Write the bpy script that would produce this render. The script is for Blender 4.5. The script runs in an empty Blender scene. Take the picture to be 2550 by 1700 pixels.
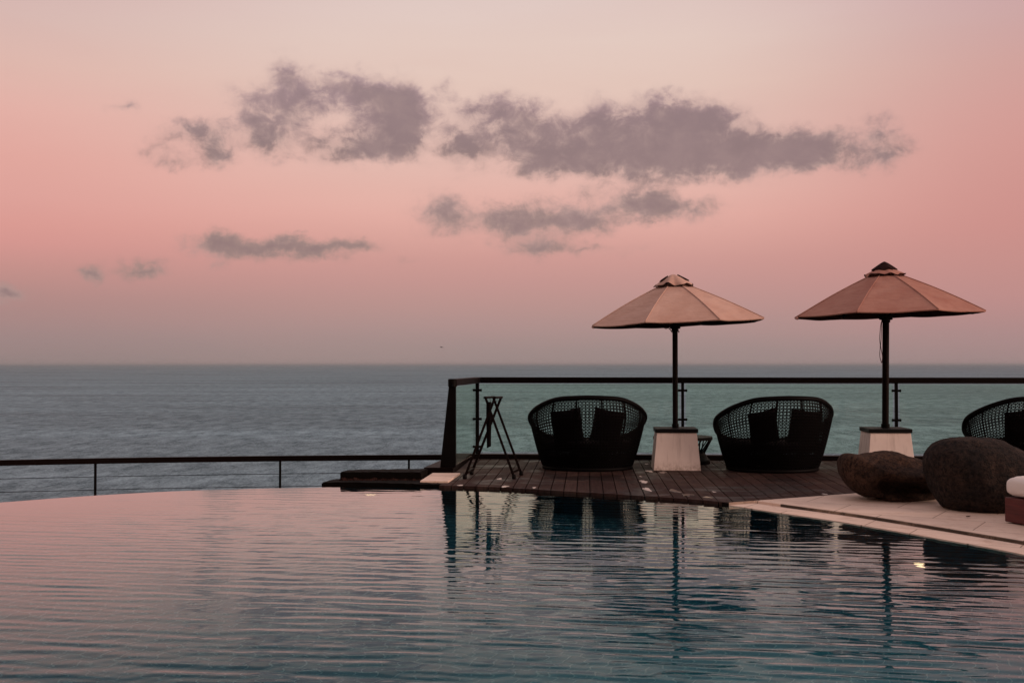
import bpy, bmesh, math, random
import numpy as np
from mathutils import Vector, Matrix, noise as mnoise

random.seed(7)
RNG = np.random.default_rng(11)
scene = bpy.context.scene
COL = scene.collection
R = math.radians
PI = math.pi

# ------------------------------------------------------------------ camera maths
F = 2833.0
CAMZ = 1.4
PITCH = math.atan(56 / F)
def ray(u, v):
    s = 850 - v
    x = u - 1275
    y = F * math.cos(PITCH) - s * math.sin(PITCH)
    z = F * math.sin(PITCH) + s * math.cos(PITCH)
    return Vector((x, y, z))
def at_z(u, v, z=0.0):
    r = ray(u, v); t = (z - CAMZ) / r.z
    return Vector((r.x * t, r.y * t, z))
def at_d(u, v, d):
    r = ray(u, v); t = d / r.y
    return Vector((r.x * t, d, CAMZ + r.z * t))
def azel(u, v):
    r = ray(u, v).normalized()
    return math.atan2(r.x, r.y), math.asin(r.z)

def lin(c):
    out = []
    for k in c:
        k = k / 255.0
        out.append(k / 12.92 if k <= 0.04045 else ((k + 0.055) / 1.055) ** 2.4)
    return tuple(out)

YAW = -math.atan(185 / F)                      # deck boards run a little to the right of the view axis
UD = Vector((math.sin(-YAW), math.cos(-YAW), 0))     # along the boards
VD = Vector((UD.y, -UD.x, 0))                        # across the boards, to the right

# ------------------------------------------------------------------ object helpers
def tag(o, label=None, cat=None, group=None, kind=None):
    if label: o['label'] = label
    if cat: o['category'] = cat
    if group: o['group'] = group
    if kind: o['kind'] = kind
    return o
def thing(name, loc, rz=0.0, label=None, cat=None, group=None):
    o = bpy.data.objects.new(name, None); COL.objects.link(o)
    o.empty_display_size = 0.2
    o.location = loc; o.rotation_euler = (0, 0, rz)
    return tag(o, label, cat, group)
class MB:
    def __init__(s): s.v = []; s.f = []
    def add(s, vs, fs):
        n = len(s.v)
        s.v += [tuple(map(float, p)) for p in vs]
        s.f += [tuple(i + n for i in f) for f in fs]
        return s
    def box(s, c, size, rz=0.0, rot=None):
        hx, hy, hz = [k / 2 for k in size]
        m = rot if rot is not None else Matrix.Rotation(rz, 3, 'Z')
        vs = [Vector(c) + m @ Vector((x, y, z)) for x in (-hx, hx) for y in (-hy, hy) for z in (-hz, hz)]
        return s.add(vs, [(0,1,3,2),(4,6,7,5),(0,4,5,1),(2,3,7,6),(0,2,6,4),(1,5,7,3)])
    def prism(s, pts, z0, z1):
        n = len(pts)
        vs = [(p[0], p[1], z0) for p in pts] + [(p[0], p[1], z1) for p in pts]
        fs = [tuple(range(n))[::-1], tuple(range(n, 2*n))]
        fs += [(i, (i+1) % n, n + (i+1) % n, n + i) for i in range(n)]
        return s.add(vs, fs)
    def tube(s, pts, rad, n=8, cap=True, squash=None):
        pts = [Vector(p) for p in pts]; m = len(pts)
        rads = rad if isinstance(rad, (list, tuple)) else [rad] * m
        vs = []; fs = []
        ref = None
        for i, p in enumerate(pts):
            t = (pts[min(i+1, m-1)] - pts[max(i-1, 0)]).normalized()
            if ref is None:
                ref = Vector((0,0,1)) if abs(t.z) < 0.9 else Vector((0,1,0))
            a = (ref - t * ref.dot(t)).normalized(); ref = a
            b = t.cross(a)
            for k in range(n):
                w = 2*PI*k/n + PI/n
                vs.append(p + (a*math.cos(w) + b*math.sin(w)) * rads[i])
        for i in range(m-1):
            for k in range(n):
                fs.append((i*n+k, i*n+(k+1) % n, (i+1)*n+(k+1) % n, (i+1)*n+k))
        if cap:
            fs.append(tuple(range(n))[::-1]); fs.append(tuple(range((m-1)*n, m*n)))
        return s.add(vs, fs)
    def bar(s, p0, p1, w, h):                 # rectangular bar between two points
        p0 = Vector(p0); p1 = Vector(p1); t = (p1-p0).normalized()
        up = Vector((0,0,1)) if abs(t.z) < 0.95 else Vector((0,1,0))
        a = t.cross(up).normalized(); b = a.cross(t)
        vs = [p + a*x*w/2 + b*y*h/2 for p in (p0, p1) for x, y in ((-1,-1),(1,-1),(1,1),(-1,1))]
        return s.add(vs, [(3,2,1,0),(4,5,6,7),(0,1,5,4),(1,2,6,5),(2,3,7,6),(3,0,4,7)])
    def lathe(s, prof, n=48, sx=1.0, sy=1.0, cap=True):
        vs = []; fs = []; m = len(prof)
        for r, z in prof:
            for k in range(n):
                w = 2*PI*k/n
                vs.append((r*math.cos(w)*sx, r*math.sin(w)*sy, z))
        for i in range(m-1):
            for k in range(n):
                fs.append((i*n+k, i*n+(k+1) % n, (i+1)*n+(k+1) % n, (i+1)*n+k))
        if cap:
            fs.append(tuple(range(n))[::-1]); fs.append(tuple(range((m-1)*n, m*n)))
        return s.add(vs, fs)
    def build(s, name, mat, parent=None, smooth=False, bevel=0.0, segs=2, autosmooth=None):
        me = bpy.data.meshes.new(name)
        me.from_pydata(s.v, [], s.f)
        bm = bmesh.new(); bm.from_mesh(me)
        bmesh.ops.recalc_face_normals(bm, faces=bm.faces[:]); bm.to_mesh(me); bm.free()
        me.materials.append(mat)
        o = bpy.data.objects.new(name, me); COL.objects.link(o)
        if parent: o.parent = parent
        if smooth:
            me.polygons.foreach_set('use_smooth', [True]*len(me.polygons))
        if autosmooth is not None:
            me.polygons.foreach_set('use_smooth', [True]*len(me.polygons))
            me.set_sharp_from_angle(angle=R(autosmooth))
        if bevel:
            b = o.modifiers.new('bevel', 'BEVEL'); b.width = bevel; b.segments = segs; b.limit_method = 'ANGLE'; b.angle_limit = R(35)
        return o
def np_mesh(name, V, Fq, mat, parent=None, smooth=True):
    me = bpy.data.meshes.new(name)
    V = np.asarray(V, np.float32); Fq = np.asarray(Fq, np.int32)
    me.vertices.add(len(V)); me.vertices.foreach_set('co', V.ravel())
    me.loops.add(Fq.size); me.loops.foreach_set('vertex_index', Fq.ravel())
    me.polygons.add(len(Fq))
    me.polygons.foreach_set('loop_start', np.arange(0, Fq.size, Fq.shape[1], dtype=np.int32))
    me.polygons.foreach_set('use_smooth', np.full(len(Fq), smooth))
    me.update(); me.validate()
    me.materials.append(mat)
    o = bpy.data.objects.new(name, me); COL.objects.link(o)
    if parent: o.parent = parent
    return o

# ------------------------------------------------------------------ node helpers
class NT:
    def __init__(s, tree): s.t = tree; tree.nodes.clear()
    def n(s, typ, **kw):
        nd = s.t.nodes.new(typ)
        ins = kw.pop('ins', {})
        for k, v in kw.items(): setattr(nd, k, v)
        for k, v in ins.items(): s.put(nd.inputs[k], v)
        return nd
    def put(s, sock, v):
        if isinstance(v, bpy.types.NodeSocket): s.t.links.new(v, sock)
        elif isinstance(v, bpy.types.Node): s.t.links.new(v.outputs[0], sock)
        else:
            if hasattr(sock, 'default_value'):
                try:
                    if sock.type == 'RGBA' and len(v) == 3: v = (*v, 1)
                except TypeError: pass
                sock.default_value = v
    def math(s, op, a, b=0.0, c=None, clamp=False):
        nd = s.n('ShaderNodeMath', operation=op, use_clamp=clamp)
        s.put(nd.inputs[0], a); s.put(nd.inputs[1], b)
        if c is not None: s.put(nd.inputs[2], c)
        return nd.outputs[0]
    def mix(s, fac, a, b, blend='MIX'):
        nd = s.n('ShaderNodeMix', data_type='RGBA', blend_type=blend)
        s.put(nd.inputs[0], fac); s.put(nd.inputs[6], a); s.put(nd.inputs[7], b)
        return nd.outputs[2]
    def rng(s, v, a, b, c=0.0, d=1.0, smooth=False):
        nd = s.n('ShaderNodeMapRange', interpolation_type='SMOOTHSTEP' if smooth else 'LINEAR', clamp=True)
        for i, k in enumerate((v, a, b, c, d)): s.put(nd.inputs[i], k)
        return nd.outputs[0]
    def ramp(s, fac, stops, interp='LINEAR'):
        nd = s.n('ShaderNodeValToRGB'); cr = nd.color_ramp; cr.interpolation = interp
        while len(cr.elements) < len(stops): cr.elements.new(0.5)
        for e, (p, c) in zip(cr.elements, stops):
            e.position = p; e.color = (*c, 1) if len(c) == 3 else c
        s.put(nd.inputs[0], fac)
        return nd.outputs[0]
    def noise(s, vec, scale, detail=4, rough=0.55, dist=0.0):
        nd = s.n('ShaderNodeTexNoise')
        if vec is not None: s.put(nd.inputs['Vector'], vec)
        for k, v in (('Scale', scale), ('Detail', detail), ('Roughness', rough), ('Distortion', dist)): s.put(nd.inputs[k], v)
        return nd
    def mapping(s, vec, scale=(1,1,1), rot=(0,0,0), loc=(0,0,0)):
        nd = s.n('ShaderNodeMapping'); s.put(nd.inputs[0], vec)
        nd.inputs['Location'].default_value = loc; nd.inputs['Rotation'].default_value = rot; nd.inputs['Scale'].default_value = scale
        return nd.outputs[0]
def material(name):
    m = bpy.data.materials.new(name); m.use_nodes = True
    return m, NT(m.node_tree)
def objco(t): return t.n('ShaderNodeTexCoord').outputs['Object']
def finish(t, shader):
    o = t.n('ShaderNodeOutputMaterial'); t.put(o.inputs['Surface'], shader)
def principled(t, **ins):
    b = t.n('ShaderNodeBsdfPrincipled')
    for k, v in ins.items(): t.put(b.inputs[k.replace('_', ' ')], v)
    return b
def bump(t, h, strength=0.3, dist=0.01):
    nd = t.n('ShaderNodeBump'); nd.inputs['Strength'].default_value = strength; nd.inputs['Distance'].default_value = dist
    t.put(nd.inputs['Height'], h); return nd.outputs[0]

def mat_simple(name, col, rough=0.5, spec=0.5, nscale=12, var=0.25, bstr=0.15, metal=0.0, bdist=0.004):
    m, t = material(name)
    co = objco(t)
    n1 = t.noise(co, nscale, 5, 0.6)
    lo = tuple(c*(1-var) for c in col); hi = tuple(min(1, c*(1+var)) for c in col)
    c = t.mix(n1.outputs[0], lo, hi)
    n2 = t.noise(co, nscale*8, 3, 0.6)
    b = principled(t, Base_Color=c, Roughness=t.rng(n1.outputs[0], 0.2, 0.8, rough*0.85, min(1, rough*1.15)), Metallic=metal, Normal=bump(t, n2.outputs[0], bstr, bdist))
    b.inputs['Specular IOR Level'].default_value = spec
    finish(t, b); return m

# ------------------------------------------------------------------ materials
M = {}
M['black_metal'] = mat_simple('black painted metal', (0.0025, 0.002, 0.002), 0.5, 0.06, 20)
M['dark_wood'] = mat_simple('dark stained wood', (0.0045, 0.0022, 0.002), 0.55, 0.06, 14)
M['slate'] = mat_simple('dark slate slab', (0.004, 0.004, 0.0045), 0.6, 0.12, 9)
M['wicker'] = mat_simple('black wicker strand', (0.0022, 0.0018, 0.0022), 0.6, 0.06, 60)
M['cushion_dark'] = mat_simple('dark maroon cushion cloth', (0.0055, 0.0022, 0.0035), 0.9, 0.05, 30)
M['rope'] = mat_simple('dark red cord', (0.03, 0.008, 0.008), 0.8, 0.2, 60)
M['strap'] = mat_simple('black webbing strap', (0.003, 0.0022, 0.0022), 0.8, 0.05, 60)
M['ledge'] = mat_simple('wet black stone', (0.003, 0.0022, 0.0018), 0.8, 0.06, 11, 0.5, 0.5)
M['bird'] = mat_simple('bird plumage', (0.03, 0.03, 0.03), 0.8, 0.2, 30)
M['leaf'] = mat_simple('dry brown leaf', (0.05, 0.028, 0.016), 0.8, 0.2, 30)
M['terrace'] = mat_simple('grey terrace concrete', (0.18, 0.16, 0.15), 0.85, 0.2, 3)
M['hill'] = mat_simple('scrub covered slope', (0.035, 0.05, 0.025), 0.95, 0.1, 0.4, 0.5, 0.8)
M['moss'] = mat_simple('reddish creeping plant', (0.03, 0.014, 0.012), 0.9, 0.1, 40, 0.6)

def mat_plaster():
    m, t = material('pale painted plaster')
    co = objco(t)
    n1 = t.noise(co, 3.5, 6, 0.65)
    st = t.noise(t.mapping(co, (14, 14, 1.2)), 1.0, 5, 0.6)
    sep = t.n('ShaderNodeSeparateXYZ'); t.put(sep.inputs[0], co)
    splash = t.math('MULTIPLY', t.rng(sep.outputs[2], 0.0, 0.13, 1.0, 0.0), t.rng(t.noise(co, 22, 5, 0.7).outputs[0], 0.4, 0.65, 0, 1))
    c = t.mix(t.rng(n1.outputs[0], 0.3, 0.7), (0.72, 0.63, 0.59), (0.80, 0.71, 0.67))
    c = t.mix(t.rng(st.outputs[0], 0.52, 0.72, 0.0, 0.5), c, (0.34, 0.27, 0.24))
    c = t.mix(t.math('MULTIPLY', splash, 0.75), c, (0.24, 0.17, 0.13))
    fine = t.noise(co, 90, 4, 0.6)
    finish(t, principled(t, Base_Color=c, Roughness=0.85, Normal=bump(t, fine.outputs[0], 0.25, 0.004)))
    return m
M['plaster'] = mat_plaster()

def mat_canvas(name, base, dark):
    m, t = material(name)
    co = objco(t)
    n1 = t.noise(co, 2.2, 6, 0.65)
    n2 = t.noise(t.mapping(co, (1, 1, 5)), 7, 5, 0.6)
    c = t.mix(t.rng(n1.outputs[0], 0.35, 0.68), base, dark)
    c = t.mix(t.rng(n2.outputs[0], 0.50, 0.75, 0, 0.22), c, tuple(k*0.8 for k in dark))
    wr = t.noise(t.mapping(co, (2, 2, 14)), 3.0, 4, 0.55)
    wv = t.noise(co, 260, 2, 0.5)
    hgt = t.math('ADD', wr.outputs[0], t.math('MULTIPLY', wv.outputs[0], 0.06))
    b = principled(t, Base_Color=c, Roughness=0.95, Normal=bump(t, hgt, 0.45, 0.035))
    b.inputs['Specular IOR Level'].default_value = 0.1
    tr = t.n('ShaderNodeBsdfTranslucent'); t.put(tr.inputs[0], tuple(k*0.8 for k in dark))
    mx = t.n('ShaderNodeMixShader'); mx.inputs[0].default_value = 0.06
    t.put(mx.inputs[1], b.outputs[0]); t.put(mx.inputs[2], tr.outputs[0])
    finish(t, mx.outputs[0]); return m
M['canvas_pale'] = mat_canvas('faded tan canvas', (0.54, 0.37, 0.315), (0.44, 0.275, 0.225))
M['canvas_rust'] = mat_canvas('faded rust canvas', (0.40, 0.22, 0.18), (0.32, 0.15, 0.12))
M['under_shade'] = mat_canvas('shade toned canvas underside', (0.030, 0.013, 0.011), (0.020, 0.008, 0.007))  # shade beneath the canopy put into a darker cloth colour
M['canvas_dark'] = mat_canvas('dark maroon canvas', (0.025, 0.009, 0.008), (0.016, 0.006, 0.006))

def mat_deck():
    m, t = material('weathered dark hardwood boards')
    geo = t.n('ShaderNodeNewGeometry')
    rnd = geo.outputs['Random Per Island']
    co = t.mapping(geo.outputs['Position'], (1,1,1), (0, 0, -YAW))
    off = t.n('ShaderNodeCombineXYZ'); t.put(off.inputs[0], t.math('MULTIPLY', rnd, 37.0)); t.put(off.inputs[1], t.math('MULTIPLY', rnd, 91.0))
    v = t.n('ShaderNodeVectorMath', operation='ADD'); t.put(v.inputs[0], co); t.put(v.inputs[1], off.outputs[0])
    grain = t.noise(t.mapping(v.outputs[0], (55, 2.2, 1)), 1.0, 6, 0.65, 0.6)
    blot = t.noise(co, 2.3, 6, 0.7)
    wet = t.noise(co, 1.1, 5, 0.6, 0.8)
    c = t.mix(rnd, (0.036, 0.0185, 0.0165), (0.062, 0.036, 0.031))
    c = t.mix(t.rng(grain.outputs[0], 0.35, 0.7), c, (0.018, 0.010, 0.0095))
    c = t.mix(t.rng(blot.outputs[0], 0.48, 0.75, 0, 0.7), c, (0.085, 0.058, 0.047))
    wetm = t.rng(wet.outputs[0], 0.48, 0.60)
    c = t.mix(t.math('MULTIPLY', wetm, 0.7), c, (0.009, 0.005, 0.005))
    rough = t.rng(wetm, 0, 1, 0.7, 0.42)
    b = principled(t, Base_Color=c, Roughness=rough, Normal=bump(t, grain.outputs[0], 0.35, 0.003))
    t.put(b.inputs['Specular IOR Level'], t.rng(wetm, 0, 1, 0.06, 0.2))
    finish(t, b); return m
M['deck'] = mat_deck()

def mat_stone():
    m, t = material('honed pale travertine')
    co = t.n('ShaderNodeNewGeometry').outputs['Position']
    cr = t.mapping(co, (1,1,1), (0,0,R(32)))
    br = t.n('ShaderNodeTexBrick'); t.put(br.inputs['Vector'], cr)
    br.offset = 0.5
    for k, v in (('Scale', 1.0), ('Mortar Size', 0.006), ('Mortar Smooth', 0.2), ('Brick Width', 0.9), ('Row Height', 0.6), ('Bias', 0.0)): br.inputs[k].default_value = v
    t.put(br.inputs['Color1'], (0.64, 0.51, 0.43)); t.put(br.inputs['Color2'], (0.72, 0.58, 0.49)); t.put(br.inputs['Mortar'], (0.28, 0.21, 0.16))
    n1 = t.noise(t.mapping(cr, (1.0, 6, 1)), 1.4, 6, 0.65, 0.6)
    n2 = t.noise(co, 3.2, 6, 0.7)
    c = t.mix(t.rng(n1.outputs[0], 0.45, 0.75, 0, 0.4), br.outputs['Color'], (0.50, 0.33, 0.24))
    c = t.mix(t.rng(n2.outputs[0], 0.52, 0.74, 0, 0.5), c, (0.36, 0.26, 0.21))
    n4 = t.noise(t.mapping(co, (9, 2.5, 1), (0,0,R(20))), 1.0, 6, 0.7)
    c = t.mix(t.rng(n4.outputs[0], 0.56, 0.72, 0, 0.45), c, (0.40, 0.24, 0.17))
    n3 = t.noise(co, 60, 4, 0.6)
    b = principled(t, Base_Color=c, Roughness=0.6, Normal=bump(t, n3.outputs[0], 0.12, 0.004))
    b.inputs['Specular IOR Level'].default_value = 0.25
    finish(t, b); return m
M['stone'] = mat_stone()
def mat_groove():
    m, t = material('gritty drain slot')
    co = t.n('ShaderNodeNewGeometry').outputs['Position']
    n1 = t.noise(co, 1.7, 3, 0.5); n2 = t.noise(co, 22, 4, 0.7)
    c = t.mix(t.rng(n1.outputs[0], 0.42, 0.62), (0.05, 0.037, 0.028), (0.24, 0.175, 0.13))
    c = t.mix(t.rng(n2.outputs[0], 0.45, 0.62), c, (0.055, 0.04, 0.028))
    finish(t, principled(t, Base_Color=c, Roughness=0.95)); return m
M['groove'] = mat_groove()

def mat_rock(name, a, bcol, c3):
    m, t = material(name)
    co = objco(t)
    n1 = t.noise(co, 2.6, 7, 0.68, 0.4)
    n2 = t.noise(co, 26, 6, 0.7)
    n3 = t.noise(co, 110, 4, 0.7)
    c = t.mix(t.rng(n1.outputs[0], 0.35, 0.66), a, bcol)
    c = t.mix(t.rng(n2.outputs[0], 0.42, 0.62), c, c3)
    n5 = t.noise(co, 6.5, 6, 0.75, 0.8)
    c = t.mix(t.rng(n5.outputs[0], 0.54, 0.66, 0, 0.5), c, tuple(k*1.6 for k in a))
    pits = t.n('ShaderNodeTexVoronoi'); t.put(pits.inputs['Vector'], co); pits.inputs['Scale'].default_value = 55
    hgt = t.math('ADD', t.math('ADD', n2.outputs[0], t.math('MULTIPLY', n3.outputs[0], 0.5)), t.math('MULTIPLY', pits.outputs['Distance'], 0.5))
    b = principled(t, Base_Color=c, Roughness=0.85, Normal=bump(t, hgt, 0.9, 0.035))
    b.inputs['Specular IOR Level'].default_value = 0.1
    finish(t, b); return m
M['rock_brown'] = mat_rock('brown river boulder', (0.085, 0.047, 0.032), (0.032, 0.021, 0.017), (0.014, 0.010, 0.009))
M['rock_grey'] = mat_rock('dark grey lava boulder', (0.048, 0.032, 0.026), (0.018, 0.0165, 0.0175), (0.0085, 0.0088, 0.0094))

def mat_mahogany():
    m, t = material('red mahogany')
    co = objco(t)
    g = t.noise(t.mapping(co, (3, 3, 45)), 1.2, 6, 0.6, 0.5)
    c = t.mix(t.rng(g.outputs[0], 0.35, 0.7), (0.055, 0.010, 0.011), (0.11, 0.024, 0.022))
    b = principled(t, Base_Color=c, Roughness=0.45, Normal=bump(t, g.outputs[0], 0.2, 0.003))
    b.inputs['Specular IOR Level'].default_value = 0.3
    finish(t, b); return m
M['mahogany'] = mat_mahogany()

def mat_white_cloth():
    m, t = material('white cushion cloth')
    co = objco(t)
    n1 = t.noise(co, 5, 5, 0.6)
    wr = t.noise(t.mapping(co, (2, 7, 2)), 3, 5, 0.6, 0.5)
    wv = t.noise(co, 300, 2, 0.5)
    c = t.mix(n1.outputs[0], (0.62, 0.58, 0.56), (0.70, 0.66, 0.64))
    finish(t, principled(t, Base_Color=c, Roughness=0.95, Normal=bump(t, t.math('ADD', wr.outputs[0], t.math('MULTIPLY', wv.outputs[0], .08)), 0.5, 0.03)))
    return m
M['white_cloth'] = mat_white_cloth()

def mat_glass():
    m, t = material('green tinted safety glass')
    co = objco(t)
    sm = t.noise(co, 1.5, 4, 0.6)
    tint = t.mix(sm.outputs[0], (0.895, 1.0, 0.915), (0.925, 1.0, 0.94))
    tr = t.n('ShaderNodeBsdfTransparent'); t.put(tr.inputs[0], tint)
    gl = t.n('ShaderNodeBsdfGlossy'); gl.inputs['Roughness'].default_value = 0.02
    fr = t.n('ShaderNodeFresnel'); fr.inputs[0].default_value = 1.5
    mx = t.n('ShaderNodeMixShader'); t.put(mx.inputs[0], t.math('MULTIPLY', fr.outputs[0], 0.25)); t.put(mx.inputs[1], tr.outputs[0]); t.put(mx.inputs[2], gl.outputs[0])
    finish(t, mx.outputs[0]); return m
M['glass'] = mat_glass()

def mat_pool_water():
    m, t = material('rippled pool water')
    co = t.n('ShaderNodeNewGeometry').outputs['Position']
    fine = t.noise(t.mapping(co, (4, 20, 1), (0, 0, R(8))), 1.0, 3, 0.5)
    nb = bump(t, fine.outputs[0], 0.05, 0.006)
    rf = t.n('ShaderNodeBsdfRefraction'); t.put(rf.inputs['Color'], (0.44, 0.83, 0.90)); rf.inputs['IOR'].default_value = 1.33; rf.inputs['Roughness'].default_value = 0.0
    t.put(rf.inputs['Normal'], nb)
    gl = t.n('ShaderNodeBsdfGlossy'); gl.inputs['Roughness'].default_value = 0.015; t.put(gl.inputs['Normal'], nb); t.put(gl.inputs['Color'], (0.87, 0.985, 0.99))
    fr = t.n('ShaderNodeFresnel'); fr.inputs[0].default_value = 1.33; t.put(fr.inputs['Normal'], nb)
    mx = t.n('ShaderNodeMixShader'); t.put(mx.inputs[0], t.rng(fr.outputs[0], 0.175, 0.57, 0.03, 0.94)); t.put(mx.inputs[1], rf.outputs[0]); t.put(mx.inputs[2], gl.outputs[0])
    finish(t, mx.outputs[0]); return m
M['pool_water'] = mat_pool_water()

def mat_pool_tile():
    m, t = material('teal pool mosaic')
    co = t.n('ShaderNodeNewGeometry').outputs['Position']
    cr = t.mapping(co, (1,1,1), (0,0,R(24)))
    br = t.n('ShaderNodeTexBrick'); t.put(br.inputs['Vector'], cr); br.offset = 0.5
    for k, v in (('Scale', 1.0), ('Mortar Size', 0.0045), ('Mortar Smooth', 0.1), ('Brick Width', 0.13), ('Row Height', 0.13)): br.inputs[k].default_value = v
    t.put(br.inputs['Color1'], (0.026, 0.095, 0.130)); t.put(br.inputs['Color2'], (0.058, 0.140, 0.175)); t.put(br.inputs['Mortar'], (0.24, 0.30, 0.30))
    n1 = t.noise(co, 0.7, 5, 0.6)
    c = t.mix(t.rng(n1.outputs[0], 0.4, 0.7, 0, 0.4), br.outputs['Color'], (0.09, 0.16, 0.19))
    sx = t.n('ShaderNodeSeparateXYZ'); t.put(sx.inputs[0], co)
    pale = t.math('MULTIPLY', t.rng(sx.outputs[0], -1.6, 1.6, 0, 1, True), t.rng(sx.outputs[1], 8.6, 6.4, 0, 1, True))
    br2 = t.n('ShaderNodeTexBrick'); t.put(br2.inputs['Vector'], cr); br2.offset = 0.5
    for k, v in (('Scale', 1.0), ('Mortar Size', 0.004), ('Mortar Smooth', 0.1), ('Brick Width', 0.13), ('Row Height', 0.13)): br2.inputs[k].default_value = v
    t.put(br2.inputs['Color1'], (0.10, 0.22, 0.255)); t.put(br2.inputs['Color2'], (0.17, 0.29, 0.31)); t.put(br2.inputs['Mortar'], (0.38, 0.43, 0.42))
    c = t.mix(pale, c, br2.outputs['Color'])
    finish(t, principled(t, Base_Color=c, Roughness=0.5)); return m
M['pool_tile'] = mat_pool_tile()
M['pool_wall'] = mat_simple('deep teal wall mosaic', (0.03, 0.10, 0.135), 0.5, 0.3, 14)

def mat_sea():
    m, t = material('open sea')
    co = t.n('ShaderNodeNewGeometry').outputs['Position']
    w1 = t.noise(t.mapping(co, (0.7, 0.9, 1)), 1.0, 6, 0.7)
    patch = t.noise(t.mapping(co, (0.0014, 0.0045, 1)), 1.0, 7, 0.65, 0.5)
    chop = t.noise(t.mapping(co, (0.085, 0.030, 1)), 1.0, 9, 0.88)
    chop2 = t.noise(t.mapping(co, (0.9, 0.34, 1)), 1.0, 7, 0.85)
    cm = t.math('ADD', t.math('MULTIPLY', chop.outputs[0], 0.55), t.math('MULTIPLY', chop2.outputs[0], 0.45))
    hgt = w1.outputs[0]
    nb = t.n('ShaderNodeBump'); nb.inputs['Strength'].default_value = 1.0; nb.inputs['Distance'].default_value = 1.0
    t.put(nb.inputs['Height'], hgt)
    base = t.mix(patch.outputs[0], (0.020, 0.042, 0.056), (0.029, 0.052, 0.067))
    base = t.mix(t.rng(cm, 0.42, 0.60), t.mix(0.75, base, (0.012, 0.025, 0.032)), t.mix(0.5, base, (0.09, 0.10, 0.105)))
    gl = t.n('ShaderNodeBsdfGlossy'); t.put(gl.inputs['Color'], (0.56, 0.80, 0.91)); t.put(gl.inputs['Roughness'], t.rng(patch.outputs[0], 0.35, 0.65, 0.26, 0.36)); t.put(gl.inputs['Normal'], nb.outputs[0])
    df = t.n('ShaderNodeBsdfDiffuse'); t.put(df.inputs[0], base); t.put(df.inputs['Normal'], nb.outputs[0])
    fr = t.n('ShaderNodeFresnel'); fr.inputs[0].default_value = 1.33; t.put(fr.inputs['Normal'], nb.outputs[0])
    mx = t.n('ShaderNodeMixShader'); t.put(mx.inputs[0], t.math('MULTIPLY', t.rng(fr.outputs[0], 0.0, 0.9, 0.04, 0.33), t.math('MULTIPLY', t.rng(cm, 0.44, 0.56, 0.45, 1.5), t.rng(patch.outputs[0], 0.35, 0.65, 0.82, 1.2)))); t.put(mx.inputs[1], df.outputs[0]); t.put(mx.inputs[2], gl.outputs[0])
    finish(t, mx.outputs[0]); return m
M['sea'] = mat_sea()

def mat_puddle():
    m, t = material('standing rain water')
    gl = t.n('ShaderNodeBsdfGlossy'); gl.inputs['Roughness'].default_value = 0.02
    df = t.n('ShaderNodeBsdfDiffuse'); t.put(df.inputs[0], (0.02, 0.014, 0.012))
    fr = t.n('ShaderNodeFresnel'); fr.inputs[0].default_value = 1.5
    mx = t.n('ShaderNodeMixShader'); t.put(mx.inputs[0], fr.outputs[0]); t.put(mx.inputs[1], df.outputs[0]); t.put(mx.inputs[2], gl.outputs[0])
    finish(t, mx.outputs[0]); return m
M['puddle'] = mat_puddle()

def mat_lamp():
    m, t = material('lit underwater lamp')
    e = t.n('ShaderNodeEmission'); t.put(e.inputs[0], (1.0, 0.40, 0.20)); e.inputs[1].default_value = 4.5
    finish(t, e.outputs[0]); return m
M['lamp'] = mat_lamp()
M['stain'] = mat_simple('chalky white deposit', (0.5, 0.45, 0.42), 0.8, 0.2, 30, 0.15)

# ------------------------------------------------------------------ pool outline (world metres)
WZ = -0.030
pts_far = [at_z(u, v, WZ) for u, v in ((0,1251),(217,1235),(434,1223),(640,1216.5),(802,1213.3),(960,1212.8),(1106,1214.5),(1240,1219),(1355,1226),(1560,1238.5),(1778,1254.5),(1930,1276),(2087,1299),(2320,1339),(2550,1382))]
near = [(4.22,7.1),(4.2,5.2),(3.3,3.0),(1.2,1.75),(-1.6,1.45),(-4.4,2.0),(-6.7,3.8),(-7.7,6.2),(-7.45,8.8),(-6.55,10.7)]
ctrl = [Vector((p.x, p.y)) for p in pts_far] + [Vector(p) for p in near]
def catmull(P, per=24):
    out = []; n = len(P)
    for i in range(n):
        p0, p1, p2, p3 = P[i-1], P[i], P[(i+1) % n], P[(i+2) % n]
        for k in range(per):
            s = k / per
            out.append(0.5*((2*p1) + (p2-p0)*s + (2*p0-5*p1+4*p2-p3)*s*s + (3*p1-p0-3*p2+p3)*s**3))
    return out
C0 = np.array([-1.6, 7.0])
_o = np.array([tuple(p) for p in catmull(ctrl)]) - C0
_th = np.arctan2(_o[:,1], _o[:,0]); _r = np.hypot(_o[:,0], _o[:,1])
_k = np.argsort(_th); _th = _th[_k]; _r = _r[_k]
def RP(th):
    th = (np.asarray(th) + PI) % (2*PI) - PI
    return np.interp(th, np.r_[_th[-1]-2*PI, _th, _th[0]+2*PI], np.r_[_r[-1], _r, _r[0]])
def pool_pt(th, off=0.0, z=0.0):
    r = float(RP(th)) + off
    return Vector((C0[0] + r*math.cos(th), C0[1] + r*math.sin(th), z))
def theta_of(p): return math.atan2(p[1]-C0[1], p[0]-C0[0])
def in_pool(x, y): return math.hypot(x-C0[0], y-C0[1]) < RP(math.atan2(y-C0[1], x-C0[0]))

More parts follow.
